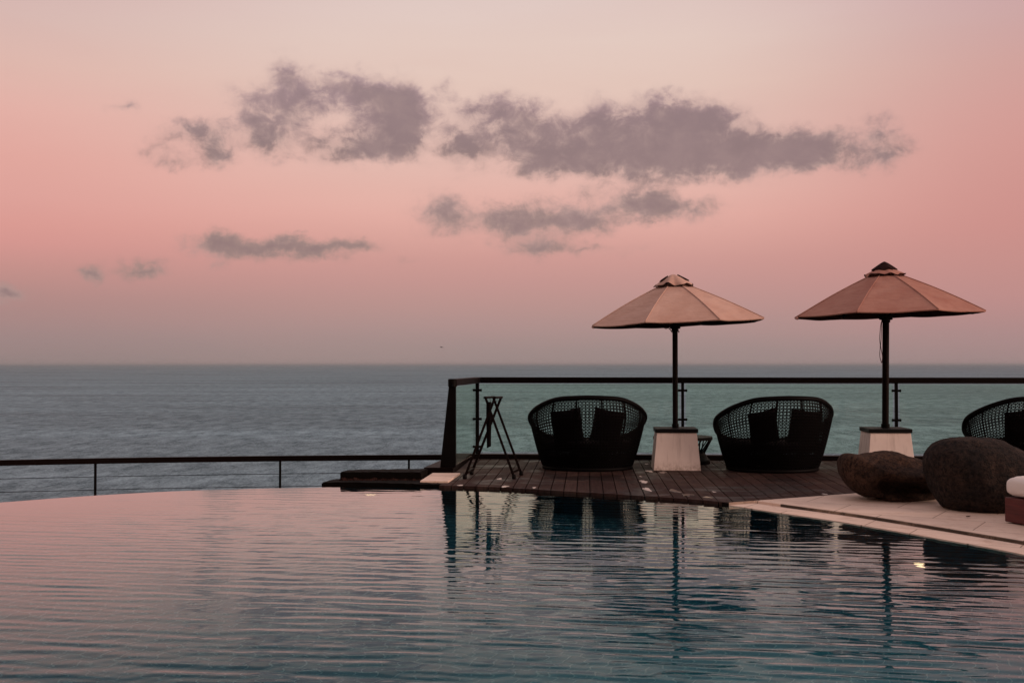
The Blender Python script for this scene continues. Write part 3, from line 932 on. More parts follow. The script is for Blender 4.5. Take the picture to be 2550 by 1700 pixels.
    if cord == 'long':
        x = -pole_r*1.25; pts = []
        for k in range(41):
            s = k/40; w = 2*PI*s
            z = ze - 0.10 - 0.55*(0.5-0.5*math.cos(w))
            wid = 0.014 + 0.02*math.exp(-((z-(ze-0.58))/0.07)**2) - 0.012*math.exp(-((z-(ze-0.42))/0.05)**2)
            pts.append(hub + Vector((x - 0.016 + wid*math.sin(w)*0.7 - 0.016*math.sin(PI*min(1, (ze-0.1-z)/0.55)), -0.05, z - ze)))
        cd.tube(pts, 0.0045, 6)
    else:
        pts = [hub + Vector((-0.125 + 0.045*math.cos(w)*(1 if w < PI else 1), -0.07, 0.0 + 0.062*math.sin(w) - 0.01)) for w in np.linspace(0, 2*PI, 24)]
        cd.tube(pts, 0.0055, 6)
        cd.build('cord', M['rope'], root, smooth=True); cd = MB()
        cd.tube([hub + Vector((-0.10, -0.07, -0.06)), hub + Vector((-0.07, -0.07, -0.085)), hub + Vector((-0.045, -0.05, -0.12)), hub + Vector((-0.03, -0.03, -0.13))], 0.006, 6)
        cd.build('cord', M['rope'], root, smooth=True); cd = MB()
        cd.tube([hub + Vector((0.035, -0.03, -0.10)), hub + Vector((0.05, -0.03, -0.11)), hub + Vector((0.045, -0.03, -0.125))], 0.008, 6)
    cd.build('cord', M['rope'], root, smooth=True)
    return root
parasol(1682.0, 15.27, R(0.0), 1.205, 1.945, 2.435, 0.225, R(-26), R(2.0), 0.036, 'canvas_pale', 'canvas_pale',
        'faded tan parasol with a pale ragged vent cap, the smaller of the two parasols', 3, False, 'short')
parasol(2205.5, 15.25, R(-0.6), 1.265, 2.065, 2.575, 0.225, R(-34), R(1.4), 0.044, 'canvas_rust', 'canvas_rust',
        'rust coloured parasol with a dark peaked top and a cord hanging from its runner', 9, True, 'long')

# ------------------------------------------------------------------ wicker nest chairs
def chair_fn():
    phs = np.array([0, 35, 60, 90, 110, 130, 150, 180])*PI/180
    zs = np.array([0.957, 0.940, 0.832, 0.655, 0.50, 0.40, 0.355, 0.34])
    fine = np.linspace(0, PI, 181)
    zf = np.interp(fine, phs, zs)
    ker = np.hanning(37); ker /= ker.sum()
    zf = np.convolve(np.r_[zf[1:19][::-1], zf, zf[-19:-1][::-1]], ker, 'valid')
    zf = zf + 0.012*np.exp(-(fine/0.9)**2)
    def rimz(ph):
        ph = np.abs((np.asarray(ph) + PI) % (2*PI) - PI)
        return np.interp(ph, fine, zf)
    def S(ph, t, inset=0.0):
        ph = np.asarray(ph, float); t = np.asarray(t, float)
        zr = rimz(ph)
        z = 0.03 + (zr-0.03)*t
        g = z/0.957
        a = 0.565 + (0.775-0.565)*np.clip(z/0.68, 0, 1)**0.72 - 0.05*np.clip((z-0.70)/0.26, 0, 1)**1.5
        bb = 0.52 + 0.18*np.clip(z/0.85, 0, 1)**0.8
        a = a - inset; bb = bb - inset
        return np.stack([a*np.sin(ph), -bb*np.cos(ph), z], -1)
    return S, rimz
S_CH, RIMZ = chair_fn()
def strands(paths, w, th):
    Vs = []; Fs = []; base = 0
    for P, Nn in paths:
        T = np.gradient(P, axis=0); T /= np.linalg.norm(T, axis=1)[:,None]
        B = np.cross(Nn, T); B /= np.linalg.norm(B, axis=1)[:,None]
        m = len(P)
        ring = np.stack([P - B*w/2 - Nn*th/2, P + B*w/2 - Nn*th/2, P + B*w/2 + Nn*th/2, P - B*w/2 + Nn*th/2], 1)
        Vs.append(ring.reshape(-1, 3))
        i = np.arange(m-1)[:,None]*4 + base
        for k in range(4):
            k2 = (k+1) % 4
            Fs.append(np.concatenate([i+k, i+k2, i+4+k2, i+4+k], 1))
        base += 4*m
    return np.concatenate(Vs), np.concatenate(Fs)
def surf_path(ph, t, off=0.0):
    e = 1e-3
    P = S_CH(ph, t)
    du = S_CH(ph+e, t) - P; dv = S_CH(ph, np.clip(t+e, 0, 2)) - P
    Nn = np.cross(du, dv); Nn /= np.linalg.norm(Nn, axis=-1)[:,None]
    return P + Nn*off, Nn
def make_chair():
    root = thing('wicker_chair', (0,0,0), 0)
    nV, nH = 102, 24
    paths = []
    tt = np.linspace(0, 1, 18)
    for k in range(nV):
        paths.append(surf_path(np.full(18, 2*PI*k/nV), tt))
    pp = np.linspace(0, 2*PI, 181)
    for j in range(nH):
        paths.append(surf_path(pp, np.full(181, (j+0.5)/nH), 0.005))
    low = np.linspace(0, 0.12, 8)
    for j in range(4):
        paths.append(surf_path(pp, np.full(181, 0.015 + j*0.028), -0.005))
    V1, F1 = strands(paths, 0.0086, 0.005)
    paths = []
    td = np.linspace(0, 1, 26)
    for sgn in (1, -1):
        for k in range(nV):
            p0 = 2*PI*(k+0.5)/nV
            paths.append(surf_path(p0 + sgn*td*nH*2*PI/nV*0.92, td, 0.010*sgn))
    for k in range(nV):
        paths.append(surf_path(np.full(8, 2*PI*(k+0.5)/nV), low, 0.003))
    V2, F2 = strands(paths, 0.0078, 0.004)
    np_mesh('woven_shell', np.concatenate([V1, V2]), np.concatenate([F1, F2+len(V1)]), M['wicker'], root, smooth=False)
    rm = MB()
    ring = [tuple(S_CH(np.array([2*PI*k/96]), np.array([1.0]))[0]) for k in range(97)]
    rm.tube(ring, 0.033, 10, cap=False)
    rm.build('rim', M['wicker'], root, smooth=True)
    for k in range(14):
        ph = 2*PI*(k+0.5)/14 + (0.0)
        rb = MB(); tq = np.linspace(0, 1, 14)
        P, Nn = surf_path(np.full(14, ph), tq, -0.016)
        rb.tube([tuple(p) for p in P], 0.011, 6)
        rb.build('rib', M['wicker'], root, smooth=True)
    br = MB(); ring = [tuple(S_CH(np.array([2*PI*k/96]), np.array([0.0]))[0]) for k in range(97)]
    br.tube([(x, y, z-0.005) for x, y, z in ring], 0.024, 8, cap=False)
    br.build('base_ring', M['wicker'], root, smooth=True)
    st = MB(); st.lathe([(0.30, 0.25), (0.525, 0.255), (0.555, 0.29), (0.56, 0.335), (0.53, 0.365), (0.3, 0.375)], 64, 1.12, 1.0)
    st.build('seat', M['cushion_dark'], root, smooth=True)
    return root
def children(o): return [c for c in bpy.data.objects if c.parent == o]
def copy_tree(o, parent=None):
    c = o.copy(); COL.objects.link(c); c.parent = parent
    for ch in children(o): copy_tree(ch, c)
    return c
def make_pillow(w, h, d, name):
    bm = bmesh.new(); n = 14
    V = {}
    for sgn in (1, -1):
        for i in range(n+1):
            for j in range(n+1):
                x = 2*i/n-1; y = 2*j/n-1
                if sgn == -1 and (i in (0, n) or j in (0, n)): V[sgn, i, j] = V[1, i, j]; continue
                pf = ((1-x**4)*(1-y**4))**0.5
                pinch = 1 - 0.07*(1-y*y)*abs(x)**3; pin2 = 1 - 0.07*(1-x*x)*abs(y)**3
                V[sgn, i, j] = bm.verts.new((x*pinch*w/2, sgn*pf*d/2, y*pin2*h/2))
    for sgn in (1, -1):
        for i in range(n):
            for j in range(n):
                q = [V[sgn, i, j], V[sgn, i+1, j], V[sgn, i+1, j+1], V[sgn, i, j+1]]
                bm.faces.new(q if sgn == -1 else q[::-1])
    me = bpy.data.meshes.new(name); bm.to_mesh(me); bm.free(); me.materials.append(M['cushion_dark'])
    me.polygons.foreach_set('use_smooth', [True]*len(me.polygons))
    o = bpy.data.objects.new(name, me); COL.objects.link(o)
    return o
chair_spots = [
    ((1462.5, 15.35), R(2), 'black wicker nest chair between the folded tray stand and the tan parasol'),
    ((1923.0, 15.12), R(10), 'black wicker nest chair between the two parasols, behind the hourglass table'),
    ((2546.0, 15.2), R(7), 'black wicker nest chair at the far right, partly hidden behind the large grey boulder')]
proto = make_chair(); pil0 = make_pillow(0.41, 0.47, 0.16, 'pillow')
pil_lab = [('left dark pillow in the wicker chair by the tray stand', 'right dark pillow in the wicker chair by the tray stand'),
           ('left dark pillow in the wicker chair between the parasols', 'right dark pillow in the wicker chair between the parasols'),
           ('left dark pillow in the wicker chair behind the big grey boulder', 'right dark pillow in the wicker chair behind the big grey boulder')]
firstp = True
for i, ((u, d), rz, lab) in enumerate(chair_spots):
    o = proto if i == 0 else copy_tree(proto)
    p = at_d(u, 1100, d)
    o.location = (p.x, p.y, 0.0); o.rotation_euler = (0, 0, YAW + rz)
    tag(o, lab, 'chair', 'wicker nest chairs in a row on the deck')
    for s in (0, 1):
        q = pil0 if firstp else pil0.copy()
        if not firstp: COL.objects.link(q)
        firstp = False
        x = (-0.275, 0.245)[s] if i != 1 else (-0.265, 0.275)[s]
        m = Matrix.Translation(o.location) @ Matrix.Rotation(YAW+rz, 4, 'Z') @ Matrix.Translation((x, -0.44, 0.585)) @ Matrix.Rotation((R(7), R(-5))[s], 4, 'Z') @ Matrix.Rotation(R(14), 4, 'X') @ Matrix.Rotation((R(-9), R(11))[s] if i != 1 else (R(-13), R(6))[s], 4, 'Y')
        q.matrix_world = m
        tag(q, pil_lab[i][s], 'pillow', 'dark pillows in the wicker chairs')

# ------------------------------------------------------------------ hourglass tables
def hourglass(u, d, rt, label, rz=0.0):
    p = at_d(u, 1100, d)
    root = thing('side_table', (p.x, p.y, 0), rz, label, 'side table')
    rw, rb, zt, zw = rt*0.74, rt*0.92, 0.375, 0.155
    t = MB(); t.lathe([(rt*0.2, zt-0.012), (rt-0.004, zt-0.012), (rt, zt-0.008), (rt, zt+0.000), (rt-0.004, zt+0.004), (rt*0.2, zt+0.004)], 64)
    t.build('table_top', M['slate'], root, autosmooth=40)
    r = MB(); r.lathe([(rt-0.02, zt-0.040), (rt+0.002, zt-0.038), (rt+0.002, zt-0.012), (rt-0.02, zt-0.012)], 64); r.build('top_ring', M['wicker'], root, autosmooth=40)
    k = MB(); n = 40
    for i in range(n):
        a = 2*PI*i/n
        for tw in (0.20,):
            if i % 4 == 3: continue
            k.tube([(math.cos(a)*(rt-0.008), math.sin(a)*(rt-0.008), zt-0.03), (math.cos(a+tw)*rw, math.sin(a+tw)*rw, zw)], 0.0095, 6)
    k.build('rod_cage', M['wicker'], root, smooth=True)
    b = MB(); b.lathe([(rw*0.9, 0.13), (rw+0.004, zw+0.012), (rw+0.006, zw-0.012), (rb-0.02, 0.06), (rb, 0.05), (rb, 0.008), (rb-0.01, 0.0), (rb*0.3, 0.0)], 64)
    b.build('foot', M['wicker'], root, autosmooth=40)
    return root
hourglass(1700, 16.12, 0.415, 'black hourglass table of slanted rods between the tan parasol plinth and a wicker chair')

# ------------------------------------------------------------------ folding tray stand
def tray_stand():
    A0, A1 = at_z(1157.5, 1191.5, 0.0), at_d(1232.5, 989.5, 13.92)
    B0, B1 = at_z(1174.5, 1180.5, 0.0), at_d(1248, 988.8, 14.42)
    C0_, C1 = at_z(1280, 1191.5, 0.0), at_d(1208.8, 989.5, 13.92)
    D0, D1 = at_z(1298, 1182.5, 0.0), at_d(1228, 988.5, 14.36)
    o = (A0+B0+C0_+D0)/4
    root = thing('tray_stand', o, 0, 'narrow folded black tray stand with crossed legs beside the glass corner', 'tray stand')
    def lg(p, q):
        m = MB(); p = p-o; q = q-o
        m.bar(p + Vector((0,0,0.02)), q, 0.027, 0.03)
        ob = m.build('leg', M['dark_wood'], root, bevel=0.003)
        f = MB(); f.tube([p + Vector((0,-0.012,0.0)), p + Vector((0,-0.012,0.006)), p + Vector((0.0,-0.004,0.04)), p + Vector((0,0,0.05))], [0.02, 0.027, 0.026, 0.016], 12)
        f.build('foot', M['black_metal'], ob, smooth=True)
    for a, b in ((A0, A1), (B0, B1), (C0_, C1), (D0, D1)): lg(a, b)
    for p, q in ((A0.lerp(A1, 0.075), B0.lerp(B1, 0.075)), (C0_.lerp(C1, 0.075), D0.lerp(D1, 0.075))):
        m = MB(); m.bar(p-o, q-o, 0.022, 0.028); m.build('crossbar', M['dark_wood'], root)
    for p, q in ((A1, B1), (C1, D1)):
        m = MB(); e = (q-p).normalized()*0.03; m.bar(p-o-e, q-o+e, 0.036, 0.026); m.build('top_bar', M['dark_wood'], root, bevel=0.003)
    for f in (0.1, 0.5, 0.9):                    # slack webbing between the two top bars
        p, q = C1.lerp(D1, f)-o, A1.lerp(B1, f)-o
        V = []; Fq = []; m = 12
        for k in range(m+1):
            s = k/m; c = p.lerp(q, s) + Vector((0, 0, 0.014 - 0.11*4*s*(1-s)))
            V += [c + Vector((0, -0.024, 0)), c + Vector((0, 0.024, 0))]
        for k in range(m): Fq.append((k*2, k*2+1, k*2+3, k*2+2))
        so_ = MB().add(V, Fq).build('strap', M['strap'], root, smooth=True)
        sol = so_.modifiers.new('t', 'SOLIDIFY'); sol.thickness = 0.003
    # the loose strap that hangs down
    a = at_d(1217, 1000, 13.9)-o; b = at_d(1217.5, 1113, 13.9)-o
    V = []; Fq = []; m = 16
    for k in range(m+1):
        s = k/m; c = a.lerp(b, s); c.y += 0.02*math.sin(3*s); w = 0.029 + 0.003*math.sin(5*s)
        V += [c + Vector((-w, 0.006*math.sin(4*s), -0.012*s)), c + Vector((w, -0.01, 0.012*s))]
    for k in range(m): Fq.append((k*2, k*2+1, k*2+3, k*2+2))
    so_ = MB().add(V, Fq).build('hanging_strap', M['strap'], root, smooth=True)
    sol = so_.modifiers.new('t', 'SOLIDIFY'); sol.thickness = 0.004
    return root
tray_stand()

# ------------------------------------------------------------------ boulders
def boulder(name, outline, ctr, dist, depth, mat, label, seed, dents, bumps):
    k = dist/F
    def px(p): return Vector(((p[0]/3.484+2050-1275)*k, 0, CAMZ - (p[1]/3.484+950-906)*k))
    cen = px(ctr)
    pol = [px(p)-cen for p in outline]
    ang = np.array([math.atan2(p.z, p.x) for p in pol]); rad = np.array([math.hypot(p.x, p.z) for p in pol])
    s = np.argsort(ang); ang = ang[s]; rad = rad[s]
    aa = np.linspace(-PI, PI, 721); rr_ = np.interp(aa, np.r_[ang[-1]-2*PI, ang, ang[0]+2*PI], np.r_[rad[-1], rad, rad[0]])
    ker = np.hanning(31); ker /= ker.sum()
    rr_ = np.convolve(np.r_[rr_[-16:-1], rr_, rr_[1:16]], ker, 'valid')
    bm = bmesh.new(); bmesh.ops.create_icosphere(bm, subdivisions=6, radius=1.0)
    for v in bm.verts:
        n = v.co.copy(); sxz = math.hypot(n.x, n.z)
        a = math.atan2(n.z, n.x)
        r = float(np.interp(a, aa, rr_))
        q = 1/ (max(1e-6, (sxz**2.3 + abs(n.y)**2.3))**(1/2.3))
        p = Vector((math.cos(a)*r*sxz*q, n.y*depth*q, math.sin(a)*r*sxz*q))
        for (dx, dz, dr, dd) in dents:
            w = math.exp(-(((p.x-dx)/dr[0])**2 + ((p.z-dz)/dr[1])**2))
            if n.y < 0.25: p.y += dd*w*(0.25-n.y)
        for (c, rad3, amt) in bumps:
            w = math.exp(-((p-Vector(c)).length/rad3)**2); p.z += amt*w
        nz = mnoise.fractal(p*2.6 + Vector((seed, 0, 0)), 1.0, 2.0, 4)*0.018 + mnoise.fractal(p*9 + Vector((0, seed, 0)), 0.8, 2.0, 5)*0.006
        nz -= max(0.0, mnoise.noise(p*6.5 + Vector((0, 0, seed))) - 0.22)*0.03
        p += n*nz
        v.co = p
        zz = v.co.z + cen.z
        if zz < 0.007: v.co.z = 0.007 - cen.z + min(0.0, zz)*0.02
    me = bpy.data.meshes.new(name); bm.to_mesh(me); bm.free(); me.materials.append(mat)
    me.polygons.foreach_set('use_smooth', [True]*len(me.polygons))
    o = bpy.data.objects.new(name, me); COL.objects.link(o)
    o.location = (cen.x, dist, cen.z)
    return tag(o, label, 'boulder', 'boulders lying on the pale paving')
boulder('boulder', [(130,720),(143,650),(175,615),(225,606),(300,634),(460,620),(560,607),(650,607),(760,633),(880,660),(960,720),(1010,830),(1000,960),(975,1008),(870,1040),(740,1050),(560,1038),(430,1003),(270,948),(180,862),(138,790)],
        (560, 830), 11.8, 0.44, M['rock_brown'], 'flat brown boulder with a hollowed side, the lower of the two boulders', 2.0,
        [(0.14, -0.09, (0.27, 0.075), 0.30), (-0.12, -0.04, (0.09, 0.08), 0.14), (0.36, -0.16, (0.2, 0.09), 0.22), (0.25, 0.2, (0.4, 0.10), 0.16)], [((0.30, -0.15, 0.22), 0.28, -0.05)])
boulder('boulder', [(893,690),(915,610),(960,550),(1050,500),(1190,475),(1330,478),(1450,492),(1600,540),(1742,612),(1860,700),(1930,830),(1920,960),(1850,1080),(1700,1148),(1560,1162),(1300,1162),(1150,1142),(1050,1085),(975,980),(933,850)],
        (1400, 820), 11.0, 0.47, M['rock_grey'], 'large rounded dark grey boulder beside the white daybed', 7.0, [(-0.35, -0.2, (0.2, 0.2), 0.05)], [])

# ------------------------------------------------------------------ daybed
def daybed():
    c = at_z(2502, 1301.5, 0.0); c.z = 0.0065
    dirn = Vector((0.33, -0.944, 0)); rz = math.atan2(dirn.y, dirn.x)
    root = thing('daybed', c, rz, 'mahogany daybed with a thick white mattress at the right edge by the pool', 'daybed')
    L, W = 2.05, 0.95            # local x runs towards the camera, local y to its left -> bed lies on +y
    b = MB()
    b.box((L/2, W/2, 0.115), (L, W, 0.215)); b.build('base', M['mahogany'], root, bevel=0.008)
    for x in (0.12, L-0.12):
        for y in (0.12, W-0.12): MB().box((x, y, 0.004), (0.08, 0.08, 0.008)).build('foot', M['black_metal'], root)
    # mattress: rounded box, its far end gathered into pleats
    n = 64; V = []; Fq = []; m = 40; th = 0.188; zc = 0.2235 + th/2
    for i in range(n+1):
        f = i/n; x = -0.012 + (L+0.02)*f
        e = min(1.0, (x+0.012)/0.095); e2 = min(1.0, (L+0.008-x)/0.095)
        k = max(0.02, math.sqrt(max(0, 1-(1-e)**2.4)))*max(0.02, math.sqrt(max(0, 1-(1-e2)**2.4)))
        for j in range(m):
            a = 2*PI*j/m
            ca, sa = math.cos(a), math.sin(a)
            y = math.copysign(abs(ca)**0.28, ca); z = math.copysign(abs(sa)**0.55, sa)
            pl = 1 + 0.03*math.sin(a*16 + 0.7)*math.exp(-((x)/0.10)**2)
            kk = 0.35 + 0.65*k
            V.append((x, W/2 + y*(W/2+0.006)*(0.9+0.1*k)*(1 if k > .03 else .95), zc + z*th/2*kk*pl))
    for i in range(n):
        for j in range(m): Fq.append((i*m+j, i*m+(j+1) % m, (i+1)*m+(j+1) % m, (i+1)*m+j))
    Fq.append(tuple(range(m))[::-1]); Fq.append(tuple(range(n*m, n*m+m)))
    MB().add(V, Fq).build('mattress', M['white_cloth'], root, smooth=True)
    return root
daybed()

# ------------------------------------------------------------------ small things
def puddle(u, v, w, h, seed, mat='puddle', nm='puddle'):
    rnd = random.Random(seed); c = at_z(u, v, 0.0)
    sx = w*c.y/F/2; sy = h*c.y*c.y/(F*CAMZ)/2
    n = 40; ph = [rnd.uniform(0, 6.28) for _ in range(4)]
    P = []
    for k in range(n):
        a = 2*PI*k/n
        r = 1 + 0.22*math.sin(2*a+ph[0]) + 0.2*math.sin(3*a+ph[1]) + 0.14*math.sin(5*a+ph[2]) + 0.08*math.sin(9*a+ph[3])
        P.append((c.x + sx*r*math.cos(a), c.y + sy*r*math.sin(a)))
    vs = [(x, y, 0.0016) for x, y in P] + [(c.x + (x-c.x)*0.9, c.y + (y-c.y)*0.9, 0.0034) for x, y in P]
    fs = [(k, (k+1) % n, n+(k+1) % n, n+k) for k in range(n)] + [tuple(range(n, 2*n))]
    tag(MB().add(vs, fs).build(nm, M[mat]), kind='structure')
for i, a in enumerate([(1146,1208,14,2.4),(1244,1192,10,4.5),(1257,1211,17,4),(1330,1214,9,3),(1611,1218,20,7),(1617,1173,14,5),(1603,1199,20,6),(1595,1186,6,2),(1610,1155,8,2),(1778,1224.5,9,2.2),(2054,1230,12,2.2),(1650,1176,18,5),(1712,1232,26,6),(1762,1238,20,4),(1680,1222,22,8)]):
    puddle(*a, seed=i+20, **({} if i > 10 else dict(mat='stain', nm='white_stain')))

def leaf(u, v, size, rz, label):
    c = at_z(u, v, 0.007)
    root = MB(); n = 9; V = []; Fq = []
    for i in range(n):
        s = i/(n-1); w = math.sin(PI*s)**0.8*0.3*size + 0.001; x = (s-0.5)*size; z = 0.006 + 0.25*size*(abs(s-0.45)**1.6)
        V += [(x, -w, z + 0.12*size), (x, 0, z), (x, w, z + 0.1*size)]
    for i in range(n-1):
        for j in range(2): Fq.append((i*3+j, i*3+j+1, (i+1)*3+j+1, (i+1)*3+j))
    o = root.add(V, Fq).build('fallen_leaf', M['leaf'], smooth=True)
    sol = o.modifiers.new('t', 'SOLIDIFY'); sol.thickness = 0.0012
    o.location = c; o.rotation_euler = (0, 0, rz)
    tag(o, label, 'leaf')
leaf(2411, 1288, 0.05, 0.4, 'small curled brown leaf alone on the pale paving in front of the grey boulder')
leaf(2361, 1267, 0.10, 0.1, 'larger brown leaf caught under the left foot of the grey boulder')

def bird():
    c = at_d(1099.5, 864.5, 260)
    root = MB(); s = 0.42
    for sg in (1, -1):
        V = [(0, 0.18, 0.03), (0, -0.18, 0.03), (sg*0.5*s*1.6, -0.06, 0.13), (sg*0.5*s*1.6, 0.14, 0.14), (sg*s*1.9, -0.16, 0.02), (sg*s*1.9, -0.10, 0.02)]
        root.add(V, [(0,3,2,1), (3,5,4,2)])
    root.tube([(0, 0.34, 0), (0, 0.26, 0.01), (0, 0.05, 0.01), (0, -0.2, 0), (0, -0.38, 0)], [0.01, 0.05, 0.075, 0.05, 0.015], 8)
    o = root.build('bird', M['bird'], smooth=True)
    sol = o.modifiers.new('t', 'SOLIDIFY'); sol.thickness = 0.012
    o.location = c; o.rotation_euler = (0, R(8), R(60))
    tag(o, 'tiny dark bird gliding in the sky just above the sea horizon', 'bird')
bird()

def pool_light(u, v, rad, label):
    r = ray(u, v).normalized(); p = at_z(u, v, WZ)
    hz = math.hypot(r.x, r.y); d2 = Vector((r.x/hz, r.y/hz, 0))
    st = hz/1.33; tan_t = st/math.sqrt(1-st*st)
    L = 0.0
    while in_pool(p.x + d2.x*L, p.y + d2.y*L): L += 0.005
    zz = WZ - L/tan_t
    a = theta_of(p + d2*L)
    q = pool_pt(a, 0.015, zz); nrm = Vector((C0[0]-q.x, C0[1]-q.y, 0)).normalized()
    root = thing('pool_light', q, math.atan2(nrm.y, nrm.x), label, 'pool light', 'lit lamps in the pool wall')
    b = MB(); b.tube([(0.0,0,0), (0.012,0,0), (0.014,0,0)], [rad*1.35, rad*1.3, rad*1.1], 24); b.build('bezel', M['black_metal'], root, autosmooth=40)
    e = MB(); e.tube([(0.0145,0,0), (0.02,0,0)], [rad, rad*0.9], 24); e.build('lens', M['lamp'], root, autosmooth=40)
pool_light(923, 1231, 0.07, 'glowing warm lamp under the water near the low black ledge')
pool_light(2288, 1404, 0.06, 'glowing warm lamp under the water below the paving on the right')

# ------------------------------------------------------------------ sky
world = bpy.data.worlds.new('World'); scene.world = world; world.use_nodes = True
w = NT(world.node_tree)
SUN_EL, SUN_AZ = R(17), R(112)                  # low, behind the camera to the right
tc = w.n('ShaderNodeTexCoord')
nrm = w.n('ShaderNodeVectorMath', operation='NORMALIZE'); w.put(nrm.inputs[0], tc.outputs['Generated'])
sep = w.n('ShaderNodeSeparateXYZ'); w.put(sep.inputs[0], nrm.outputs[0])
el = w.math('ARCSINE', sep.outputs[2]); az = w.math('ARCTAN2', sep.outputs[0], sep.outputs[1])
elp = w.math('MAXIMUM', w.math('DIVIDE', el, PI/2), 0.0)
def elpos(y): return max(0.0, azel(1275, y*1.08418)[1]/(PI/2))
def stops(tab, hi):
    s = [(elpos(y), lin(c)) for y, c in tab] + [(R(a)/(PI/2), lin(c)) for a, c in hi]
    return sorted(s, key=lambda q: q[0])
HI = [(24, (222,198,190)), (45, (222,198,194)), (90, (206,188,194))]
cen = stops([(836,(158,138,133)),(800,(162,140,135)),(750,(175,143,138)),(700,(186,144,138)),(650,(196,145,139)),(600,(206,149,141)),(550,(218,159,148)),(500,(228,169,156)),(450,(230,176,162)),(400,(229,181,167)),(300,(228,189,174)),(200,(229,197,181)),(100,(229,202,188)),(0,(225,200,190))], HI)
lef = stops([(836,(150,131,127)),(780,(158,134,131)),(700,(176,134,130)),(640,(194,138,132)),(580,(213,143,136)),(540,(219,147,138)),(480,(223,155,145)),(400,(226,160,148)),(300,(228,170,157)),(200,(224,180,166)),(100,(216,180,170)),(0,(212,178,172))], HI)
rig = stops([(836,(160,136,133)),(780,(172,138,135)),(700,(190,138,134)),(620,(198,138,132)),(540,(205,138,131)),(460,(208,142,134)),(380,(211,147,138)),(300,(212,152,143)),(200,(210,158,149)),(100,(206,163,158)),(0,(204,163,163))], HI)
bak = stops([], [(0, (160,120,104)), (8, (182,140,122)), (25, (196,164,152)), (50, (206,182,178)), (90, (206,188,194))])
rc, rl, rr2, rb = (w.ramp(elp, s) for s in (cen, lef, rig, bak))
xa = lambda x: azel(x*1.08418, 700)[0]
fl = w.rng(az, xa(-150), xa(1000), 1.0, 0.0, True); fr = w.rng(az, xa(1500), xa(2450), 0.0, 1.0, True)
sky = w.mix(fl, rc, rl); sky = w.mix(fr, sky, rr2)
hs = w.n('ShaderNodeHueSaturation'); hs.inputs['Saturation'].default_value = 0.94; w.put(hs.inputs['Color'], sky)
sky = w.mix(1.0, hs.outputs[0], (1.0, 0.995, 1.025), 'MULTIPLY')
fb = w.rng(w.math('ABSOLUTE', az), R(35), R(110), 0.0, 1.0, True)
sky = w.mix(fb, sky, rb)
# faint streaky high cloud
uv = w.n('ShaderNodeCombineXYZ'); w.put(uv.inputs[0], az); w.put(uv.inputs[1], el)
strk = w.noise(w.mapping(uv.outputs[0], (4, 26, 1), (0,0,R(2))), 1.0, 5, 0.55, 0.4)
sky = w.mix(w.rng(strk.outputs[0], 0.4, 0.7, 0.0, 0.07), sky, lin((205,150,142)))
# clouds: soft blobs placed by azimuth and elevation, edges broken up by noise
FD = 2613.0
wn1 = w.noise(w.mapping(uv.outputs[0], (1,1.25,1)), 38, 6, 0.6)
wn2 = w.noise(w.mapping(uv.outputs[0], (1,1.25,1), loc=(7,3,0)), 38, 6, 0.6)
wx = w.math('MULTIPLY', w.math('SUBTRACT', wn1.outputs[0], 0.5), 0.038); wy = w.math('MULTIPLY', w.math('SUBTRACT', wn2.outputs[0], 0.5), 0.030)
wc = w.n('ShaderNodeCombineXYZ'); w.put(wc.inputs[0], w.math('ADD', az, wx)); w.put(wc.inputs[1], w.math('ADD', el, wy))
blobs = [
 (283,250,34,15,.55),(375,330,45,42,.35),(395,372,65,20,.35),(440,295,50,25,.8),(492,332,48,48,.85),(505,365,25,25,.5),
 (660,185,44,52,.62),(645,160,28,20,.4),(700,225,52,46,.78),(675,262,50,30,.55),(590,225,70,38,.42),(590,280,44,44,.62),(622,318,66,46,.85),
 (757,338,66,38,.72),(765,200,76,32,.38),(745,250,40,25,.3),(850,215,84,44,.8),(890,235,74,48,.85),(910,280,66,62,1.05),(870,320,74,44,.95),(940,290,36,40,.6),(860,350,50,24,.5),(835,345,50,30,.6),(800,190,60,25,.35),(930,230,40,40,.6),
 (1025,208,24,24,.42),(985,262,50,34,.35),(960,345,80,30,.28),
 (1062,332,56,52,.9),(1150,252,74,38,.92),(1090,250,50,20,.45),(1225,288,66,46,.85),(1180,340,110,50,.5),(1245,372,56,34,.8),(1160,300,70,30,.45),
 (1390,285,100,60,1.0),(1330,355,130,54,.95),(1500,335,190,74,1.15),(1525,245,56,40,.85),(1570,275,80,46,.9),(1630,285,100,52,1.0),(1700,350,190,52,1.15),(1820,335,90,44,1.0),(1880,355,60,34,.75),(1600,375,300,28,.9),
 (2015,310,54,50,.62),(2035,352,66,38,.5),(1935,298,34,24,.42),(1970,375,80,24,.36),(1905,340,50,36,.4),
 (1028,495,74,44,.85),(1150,512,60,32,.8),(1245,502,124,40,.95),(1340,505,60,30,.65),(1440,475,66,34,.75),(1500,452,50,32,.75),(1540,482,110,26,.85),(1350,440,44,14,.42),
 (1230,568,78,28,.7),(1340,572,130,13,.42),
 (500,562,66,26,.8),(610,570,130,24,1.0),(740,566,110,22,.85),(830,566,44,14,.45),(930,605,40,10,.2),
 (328,618,58,20,1.0),(214,628,30,18,.95),(5,672,56,22,1.0),(500,606,22,10,.32),(20,720,40,10,.2)]
acc = None; upv = None
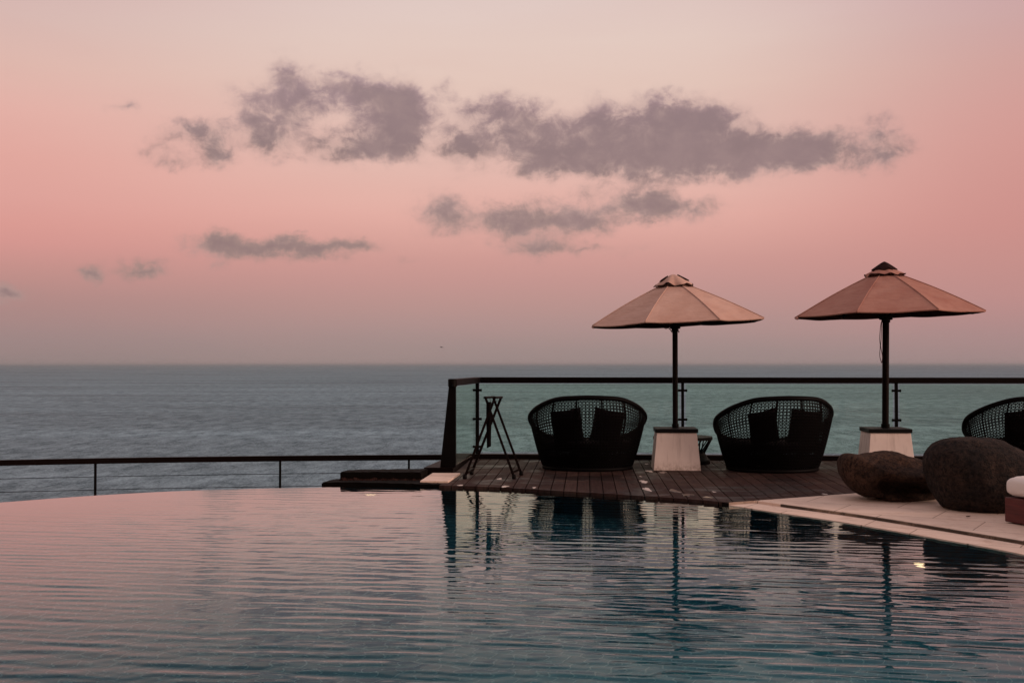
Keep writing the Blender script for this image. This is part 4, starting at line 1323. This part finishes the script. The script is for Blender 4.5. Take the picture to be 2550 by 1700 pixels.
for (x, y, rx, ry, st) in blobs:
    if y > 430: rx *= 1.08; ry *= 1.15; st = min(1.0, st*1.12)
    elif x < 1300: rx *= 1.08; ry *= 1.08; st = st*1.18 if st < 0.7 else st
    a, e = azel(x*1.08418, y*1.08418)
    sx, sy = FD/(rx*1.75), FD/(ry*1.75)
    mp_ = w.mapping(wc.outputs[0], (sx, sy, 0), loc=(-a*sx, -e*sy, 0))
    g = w.n('ShaderNodeTexGradient', gradient_type='QUADRATIC_SPHERE'); w.put(g.inputs[0], mp_)
    v = w.math('MULTIPLY_ADD', g.outputs['Fac'], st*1.42, acc if acc is not None else 0.0)
    acc = v
fb1 = w.noise(w.mapping(uv.outputs[0], (1,1.2,1), loc=(2,9,0)), 46, 9, 0.65, 0.35)
fbig = w.noise(w.mapping(uv.outputs[0], (1,1.5,1), loc=(5,1,0)), 17, 4, 0.5)
nz = w.math('ADD', w.math('MULTIPLY', w.math('SUBTRACT', fb1.outputs[0], 0.5), 2.1), w.math('MULTIPLY', w.math('SUBTRACT', fbig.outputs[0], 0.5), 0.55))
gate = w.rng(acc, 0.02, 0.30)
fld = w.math('ADD', acc, w.math('MULTIPLY', nz, gate))
dens = w.rng(fld, 0.0, 1.18, 0.0, 0.94, True)
veil = w.math('MULTIPLY', w.rng(w.math('ADD', acc, w.math('MULTIPLY', nz, w.math('MULTIPLY', gate, 0.45))), 0.0, 0.8, 0.0, 1.0, True), 0.5)
dens = w.math('MAXIMUM', dens, veil)
shade = w.ramp(w.rng(el, azel(1275, 620*1.084)[1], azel(1275, 180*1.084)[1]), [(0.0, lin((160,134,130))), (0.35, lin((156,131,128))), (0.62, lin((143,119,119))), (0.85, lin((158,130,135))), (1.0, lin((170,142,147)))])
shade = w.mix(w.rng(fbig.outputs[0], 0.44, 0.62, 0, 0.5), shade, lin((184,153,151)))
shade = w.mix(w.math('MULTIPLY', w.rng(fb1.outputs[0], 0.56, 0.38, 0, 0.7), w.rng(el, azel(1275, 600*1.084)[1], azel(1275, 330*1.084)[1])), shade, lin((192,161,154)))
shade = w.mix(w.rng(fld, 0.6, 1.8, 0, 0.75, True), shade, lin((136,113,117)))
sky = w.mix(dens, sky, shade)
bg1 = w.n('ShaderNodeBackground'); w.put(bg1.inputs[0], sky); bg1.inputs[1].default_value = 0.97
ns_ = w.n('ShaderNodeTexSky', sky_type='NISHITA'); ns_.sun_disc = False; ns_.sun_elevation = R(2.0); ns_.sun_rotation = SUN_AZ
ns_.dust_density = 3.0; ns_.altitude = 50
bg2 = w.n('ShaderNodeBackground'); w.put(bg2.inputs[0], ns_.outputs[0]); bg2.inputs[1].default_value = 0.02
ad = w.n('ShaderNodeAddShader'); w.put(ad.inputs[0], bg1.outputs[0]); w.put(ad.inputs[1], bg2.outputs[0])
wo = w.n('ShaderNodeOutputWorld'); w.put(wo.inputs[0], ad.outputs[0])
world.cycles.sampling_method = 'MANUAL'; world.cycles.sample_map_resolution = 512

# the last glow of the sun, very soft
sl = bpy.data.lights.new('sun', 'SUN'); sl.energy = 2.4; sl.angle = R(20); sl.color = (1.0, 0.68, 0.54)
so2 = bpy.data.objects.new('sun', sl); COL.objects.link(so2)
sd = Vector((math.sin(SUN_AZ)*math.cos(SUN_EL), math.cos(SUN_AZ)*math.cos(SUN_EL), math.sin(SUN_EL)))
so2.rotation_euler = sd.to_track_quat('Z', 'Y').to_euler()

# thin sea air that softens the horizon
hm_ = bpy.data.materials.new('thin sea haze'); hm_.use_nodes = True
th = NT(hm_.node_tree); pv = th.n('ShaderNodeVolumePrincipled'); pv.inputs['Density'].default_value = 2.2e-5
pv.inputs['Color'].default_value = (0.50, 0.57, 0.63, 1)
oo = th.n('ShaderNodeOutputMaterial'); th.put(oo.inputs['Volume'], pv.outputs[0])
hz_ = MB().box((0, 0, (SEA_Z-16-1+30)/2), (250000, 250000, 30-(SEA_Z-16-1))).build('haze', hm_)
tag(hz_, kind='stuff', label='thin evening haze over the sea towards the horizon', cat='haze')
# ------------------------------------------------------------------ camera and output
cam = bpy.data.cameras.new('camera'); cam.sensor_width = 36; cam.lens = F/2550*36
cam.clip_start = 0.05; cam.clip_end = 300000
co_ = bpy.data.objects.new('camera', cam); COL.objects.link(co_)
co_.location = (0, 0, CAMZ); co_.rotation_euler = (PI/2 + PITCH, 0, 0)
scene.camera = co_
scene.render.engine = 'CYCLES'
vs_ = scene.view_settings; vs_.view_transform = 'Standard'; vs_.look = 'None'; vs_.exposure = 0; vs_.gamma = 1
scene.cycles.max_bounces = 10; scene.cycles.transparent_max_bounces = 16
scene.cycles.sample_clamp_indirect = 6
